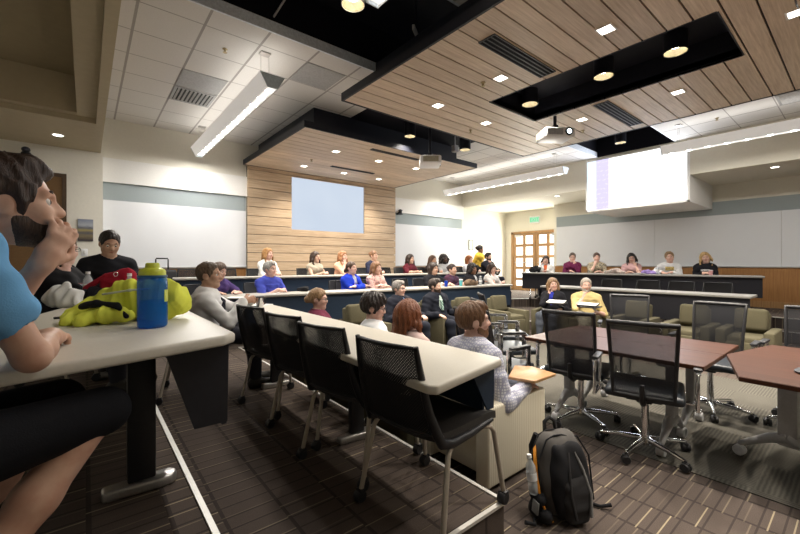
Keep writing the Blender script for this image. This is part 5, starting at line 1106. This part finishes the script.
sheetp(420, 273.3, ZD3, 'white sheet in front of the person in maroon', .2, .26, .1, 2)
# ---- drinks and bag on the second row desk
def rowat(px, line, d): l = off(*line, d); return online(px, *l)
q = rowat(446, L2, .13); rt = thing('drink_can', 'blue drink can on the second back row desk', 'can', (q.x, q.y, ZD2)); MB().lathe([(.001, .002), (.026, 0), (.033, .010), (.033, .110), (.027, .122), (.001, .120)], (0, 0, 0), 20).build('can_body', plain('blue_can', (.012, .06, .50), .3, .3), rt, 40); MB().lathe([(.001, .1215), (.024, .1215), (.026, .1235), (.001, .1235)], (0, 0, 0), 18).build('can_top', M['alu'], rt)
q = rowat(461, L2, .13); rt = thing('cup', 'teal lidded cup on the second back row desk', 'cup', (q.x, q.y, ZD2)); MB().lathe([(.001, .001), (.028, 0), (.038, .125), (.001, .125)], (0, 0, 0), 20).build('cup_body', plain('teal_cup', (.12, .50, .54), .5), rt, 40); MB().lathe([(.041, .124), (.041, .132), (.034, .142), (.001, .142)], (0, 0, 0), 20).build('lid', M['whiteplastic'], rt, 40)
q = rowat(471, L2, .12); rt = thing('handbag', 'brown bag lying on the second back row desk', 'bag', (q.x, q.y, ZD2), -.1); sdfobj('bag_body', [cap((-.13, 0, .055), (.13, 0, .05), .055, .055, .04), cap((-.08, .01, .09), (.08, .01, .085), .035, .035, .04)], [], .009, clothm((.17, .115, .075)), rt, lump(31, .004, 40), lambda P: -P[..., 2] + .001); MB().tube([(-.07, -.05, .09), (-.04, -.07, .125), (.04, -.07, .125), (.07, -.05, .09)], .007, 8).build('handle', plain('bag_handle', (.10, .06, .04), .6), rt)
q = rowat(480.5, L2, .14); petbottle((q.x, q.y, ZD2), 'white bottle beside the person in white at the row end', 1.1)
q = rowat(441, L2, .16); rt = thing('cup', 'white paper cup left of the blue can', 'cup', (q.x, q.y, ZD2)); MB().lathe([(.001, .001), (.026, 0), (.036, .095), (.034, .095), (.025, .006), (.001, .006)], (0, 0, 0), 18).build('cup_body', M['whiteplastic'], rt, 40)
q = rowat(301, L2, .26); crumple('pouch', 'small black bag on the desk right of the royal blue shirt', 'bag', 301, 292, ZD2, [cap((-.07, .12, .03), (.07, .12, .03), .03, .03, .04), cap((-.02, .12, .05), (.04, .12, .05), .03, .03, .04)], clothm((.014, .014, .016)), 33, .004, .009)
# ---- luggage behind the top row, left
q = rowat(163.5, L3, .70); q = online(163.5, (.3, 8.15), (2, 8.15)); rt = thing('suitcase', 'black wheeled suitcase with raised handle under the left whiteboard', 'suitcase', (q.x, q.y, F2), .1)
MB().box((0, 0, .46), (.40, .24, .82), None, .05, 3).build('case_body', plain('black_luggage', (.014, .014, .016), .7), rt, 40); m = MB(); m.tube([(-.10, .10, .84), (-.10, .10, 1.055), (-.09, .10, 1.075), (.09, .10, 1.075), (.10, .10, 1.055), (.10, .10, .84)], .012, 8); m.build('pull_handle', M['blackplastic'], rt, 60)
for s in (-1, 1): MB().lathe([(.001, -.02), (.035, -.02), (.035, .02), (.001, .02)], (s * .16, .09, .035), 14, 'X').build('wheel', M['blackplastic'], rt)
# ---- things on the top right desk
q = rowat(534.5, LR, .20); rt = thing('handbag', 'black bag on the top right desk left of the white jacket', 'bag', (q.x, q.y, ZD3), 1.8); sdfobj('bag_body', [cap((-.10, 0, .07), (.10, 0, .06), .07, .06, .04), cap((-.04, 0, .14), (.04, 0, .12), .045, .04, .04)], [], .010, clothm((.014, .015, .018)), rt, lump(35, .005, 40), lambda P: -P[..., 2] + .001); MB().tube([(-.05, -.03, .16), (-.03, -.03, .23), (.03, -.03, .23), (.05, -.03, .15)], .007, 8).build('handle', M['blackplastic'], rt, 60)
def rowlump(name, label, cat, px, prims, col, seed, pat=None, c2=None):
    q = rowat(px, LR, .20); o = sdfobj(name, prims, [], .009, clothm(col, pat, c2), None, lump(seed, .005, 38), lambda P: -P[..., 2] + .001); o.location = (q.x, q.y, ZD3); o.rotation_euler.z = R(-78); return tag(o, label, cat)
rowlump('scarf', 'pale patterned scarf heaped on the desk before the floral blouse', 'scarf', 617, [cap((-.25, 0, .04), (.05, .03, .05), .045, .05, .05), cap((-.1, 0, .08), (.02, .02, .08), .04, .04, .05), cap((.05, -.05, .03), (.16, -.05, .03), .035, .03, .04)], (.50, .40, .36), 41, 'floral', (.28, .28, .26))
rowlump('sweater', 'folded lavender sweater on the desk left of the white sweatshirt', 'sweater', 650, [cap((-.14, 0, .035), (.12, 0, .03), .04, .035, .05), cap((-.08, .02, .06), (.04, .02, .06), .035, .035, .04)], (.36, .26, .60), 42)
q = rowat(657.5, LR, .16); petbottle((q.x, q.y, ZD3), 'clear bottle in front of the white sweatshirt on the top right desk')
q = rowat(711, LR, .14); rt = thing('cup', 'pink and white cup in front of the black top with white print', 'cup', (q.x, q.y, ZD3)); MB().lathe([(.001, .001), (.028, 0), (.036, .10), (.001, .10)], (0, 0, 0), 18).build('cup_body', plain('pink_cup', (.70, .36, .36), .5), rt, 40); MB().lathe([(.037, .10), (.037, .108), (.001, .112)], (0, 0, 0), 18).build('lid', M['whiteplastic'], rt, 40)
q = rowat(640, LR, .17); sheet_o = tag(MB().box((0, 0, .012), (.24, .33, .02), R(-10), .004).build('laptop', M['greyplastic'], None, 0, (q.x, q.y, ZD3), R(-78)), 'closed grey laptop on the desk before the pink top and glasses', 'laptop')
# ---- papers and book in the right armchairs
q = online(545, (6.45, 3.9), (6.45, 3.2)); rt = tag(MB().box((0, 0, 0), (.22, .30, .008), Matrix.Rotation(R(-8), 4, 'Y')).build('paper_sheet', WHITEP, None, 0, (6.56, 3.57, .700), R(14)), 'white papers on the tablet by the black cardigan and blue top', 'paper')
rt = thing('book', 'open dark book on the tablet of the person in pale yellow', 'book', (6.47, 2.96, .700), R(8)); MB().box((0, 0, 0), (.22, .30, .014), Matrix.Rotation(R(-7), 4, 'Y'), .003).build('cover', M['blackplastic'], rt); MB().box((.0, 0, .010), (.20, .28, .008), Matrix.Rotation(R(-7), 4, 'Y')).build('pages', WHITEP, rt)
# ---- conference phone at the right edge
q = at(797, 373, .71 + .006); rt = thing('conference_phone', 'black conference phone at the right edge of the nearer table', 'phone', (q.x + .06, q.y - .06, .711)); MB().lathe([(.001, 0), (.075, 0), (.08, .012), (.05, .035), (.001, .045)], (0, 0, 0), 3 * 8).build('phone_body', M['blackplastic'], rt, 40); MB().lathe([(.001, .044), (.03, .042), (.03, .047), (.001, .05)], (0, 0, 0), 18).build('keypad', M['greyplastic'], rt)
# ---- backpack leaning on the cream armchair
BPX, BPY = 2.06, 1.06
rt = thing('backpack', 'black and grey backpack with an orange cord leaning against the cream armchair', 'backpack', (BPX, BPY, .002), R(-24)); rt.scale = (.84, .84, .86)
BK, BK2, GY = clothm((.016, .016, .018)), clothm((.028, .027, .028)), clothm((.105, .098, .092)); lean_ = .17
def T3(x, y, z): return V(x, y + lean_ * z, z)   # -y faces out, +y leans back
EZ = V(0, lean_, 1) / math.sqrt(1 + lean_ ** 2)
body = [cap(T3(-.085, .02, .235), T3(.085, .02, .235), .108, .108, .05, EZ, 2.1), cap(T3(-.05, .03, .38), T3(.05, .03, .38), .092, .092, .06, EZ, 1.2)]
sdfobj('main_compartment', body, [], .007, GY, rt, lump(51, .0022, 26), lambda P: -P[..., 2] + .004)
sdfobj('front_panel', [cap(T3(-.075, -.070, .24), T3(.075, -.070, .24), .070, .070, .04, EZ, 3.1)], [], .007, BK, rt, lump(52, .0018, 30), lambda P: -P[..., 2] + .004)
sdfobj('front_pocket', [cap(T3(-.055, -.118, .17), T3(.055, -.118, .17), .046, .046, .03, EZ, 3.0)], [], .007, BK2, rt, lump(53, .0018, 30), lambda P: -P[..., 2] + .004)
for sgn, y in ((1, -.03), (1, .055)):
    pts = [T3(-.198 + .02 * (t > .8), y, .08 + .36 * t) for t in np.linspace(0, .75, 8)] + [T3(-.12 + .06 * k, y, .475 + .02 * (k == 1 or k == 2)) for k in range(5)] + [T3(.198, y, .08 + .36 * t) for t in np.linspace(.75, 0, 8)]
    MB().tube(pts, .006, 6).build('zip', BK if y < 0 else BK2, rt, 60)
m = MB(); m.tube([T3(-.05, -.165, .07), T3(-.07, -.165, .20), T3(-.045, -.135, .33), T3(-.02, -.105, .42)], .010, 8); m.build('compression_strap', BK2, rt, 60)
m = MB(); m.tube([T3(.06, -.165, .07), T3(.075, -.165, .20), T3(.055, -.135, .33), T3(.03, -.105, .42)], .010, 8); m.build('compression_strap', plain('grey_webbing', (.16, .155, .15), .8), rt, 60)
m = MB(); m.tube([T3(-.045, .09, .47), T3(-.04, .09, .535), T3(0, .09, .56), T3(.04, .09, .535), T3(.045, .09, .47)], .013, 8); m.build('top_handle', BK2, rt, 60)
for k, s in enumerate((-1, 1)):
    m = MB(); m.tube([T3(s * .09, .125, .45), T3(s * .11, .16, .36), T3(s * .12, .16, .22), T3(s * .13, .13, .08), V(s * .17, .10, .02), V(s * .27, .02 * s - .02, .012), V(s * .33, -.03, .03)], [.02, .024, .022, .014, .011, .011, .013], 8); m.build('shoulder_strap', BK, rt, 60)
MB().tube([T3(-.12, .055, .43), T3(-.175, .03, .40), T3(-.205, -.01, .30), T3(-.208, -.03, .18), T3(-.19, -.06, .06), T3(-.16, -.08, .03)], [.010, .012, .012, .010, .007, .006], 8).build('orange_cord', plain('orange_cord', (.72, .27, .015), .6), rt, 60)
sdfobj('side_pocket', [cap(T3(-.195, -.05, .05), T3(-.195, .05, .05), .045, .045, .03), cap(T3(-.20, -.045, .14), T3(-.20, .045, .14), .036, .036, .03)], [], .007, BK, rt, lump(54, .002, 40), lambda P: -P[..., 2] + .004)
MB().box(T3(-.245, -.03, .10), (.012, .06, .075), Matrix.Rotation(R(8), 4, 'Y'), .004).build('grey_patch', plain('mesh_patch', (.15, .15, .14), .7), rt, 40)
p0 = Matrix.Translation(rt.location) @ Matrix.Rotation(rt.rotation_euler.z, 4, 'Z') @ Vector(T3(-.189, .0, .138))
b = petbottle((p0.x, p0.y, p0.z), 'clear water bottle tucked in the backpack\'s side pocket', .9); b.rotation_euler = (R(-9), R(-4), R(-24))
# ---- cable dropping through the black slot
q = at(268, 26, ZT + .12); m = MB(); a = q; m.tube([(a.x, a.y + .02, ZT + .10), (a.x + .03, a.y - .1, 4.2), (a.x + .12, a.y - .35, 4.4), (a.x + .2, a.y - .5, 4.6)], .012, 8); tag(m.build('cable', M['greyplastic'], None, 60), 'grey cable loop in the black slot by the left pendant', 'cable')
q = at(416, 42, 3.95); rt = thing('track_spotlight', 'grey bracket spotlight in the black slot beside the large oak panel', 'spotlight', (q.x, q.y, 3.95), .6); MB().box((0, 0, .10), (.26, .03, .06), None, .006).build('bracket', M['greyplastic'], rt); MB().cyl((.08, 0, .06), (.16, -.04, -.02), .045, .05, 16).build('lamp_head', M['greyplastic'], rt); MB().cyl((0, 0, .12), (0, 0, .67), .012, None, 8).build('stem', M['blackfascia'], rt)
# ================================================================ LIGHT AND CAMERA
def lamp(kind, loc, power, col=(1, .95, .87), rot=(0, 0, 0), **kw):
    d = bpy.data.lights.new(kind.lower() + '_lamp', kind); d.energy = power; d.color = col
    for k, v in kw.items(): setattr(d, k, v)
    o = bpy.data.objects.new(kind.lower() + '_lamp', d); COL.objects.link(o); o.location = loc; o.rotation_euler = rot; return o
for (x, y, z, p) in ((1.73, 6.45, 3.46, 80), (8.72, 6.45, 3.46, 70), (8.72, .62, 3.46, 48), (1.80, .62, 3.46, 24)):
    lamp('AREA', (x, y, z), p, (1, .96, .90), (0, 0, 0), shape='RECTANGLE', size=.10, size_y=3.7)
    lamp('AREA', (x, y, z + .2), p * .06, (1, .96, .90), (PI, 0, 0), shape='RECTANGLE', size=.24, size_y=3.7)
for (x, y, z, p) in SPOTS:
    lamp('SPOT', (x, y, z), p, (1, .91, .79), (0, 0, 0), spot_size=R(110), spot_blend=.7, shadow_soft_size=.05)
for (x, y) in ((3.3, -.3), (4.8, -.6), (6.2, -.4), (3.3, -1.9), (6.2, -1.9)):   # assumed unseen spots, added behind the viewer to brighten the armchair
    lamp('SPOT', (x, y, ZC - .02), 250, (1, .91, .79), (0, 0, 0), spot_size=R(98), spot_blend=.8, shadow_soft_size=.05)
lamp('AREA', (9.80, 3.47, 3.3), 40, (.86, .91, 1), (0, R(90), 0), shape='RECTANGLE', size=1.2, size_y=2.0)
lamp('AREA', (12.15, 7.4, 1.6), 105, (1, .98, .88), (0, R(90), 0), shape='RECTANGLE', size=2.0, size_y=1.8)
w = bpy.data.worlds.new('world'); sc.world = w; w.use_nodes = True; w.node_tree.nodes['Background'].inputs[0].default_value = (.5, .55, .6, 1); w.node_tree.nodes['Background'].inputs[1].default_value = .3
cd = bpy.data.cameras.new('camera'); cam = bpy.data.objects.new('camera', cd); COL.objects.link(cam); cam.location = (0, 0, CZ); cam.rotation_euler = (PI / 2, 0, -YAW)
cd.sensor_width = 36; cd.lens = F_PX / 800 * 36; cd.shift_y = -(267 - HOR) / 800; cd.clip_start = .05; cd.clip_end = 60; sc.camera = cam
vs = sc.view_settings; vs.view_transform = 'Standard'; vs.look = 'None'; vs.gamma = 1; vs.exposure = 0.5; vs.use_curve_mapping = False
sc.cycles.use_denoising = True; sc.cycles.max_bounces = 8; sc.cycles.diffuse_bounces = 4; sc.cycles.transparent_max_bounces = 12; sc.cycles.sample_clamp_indirect = 6
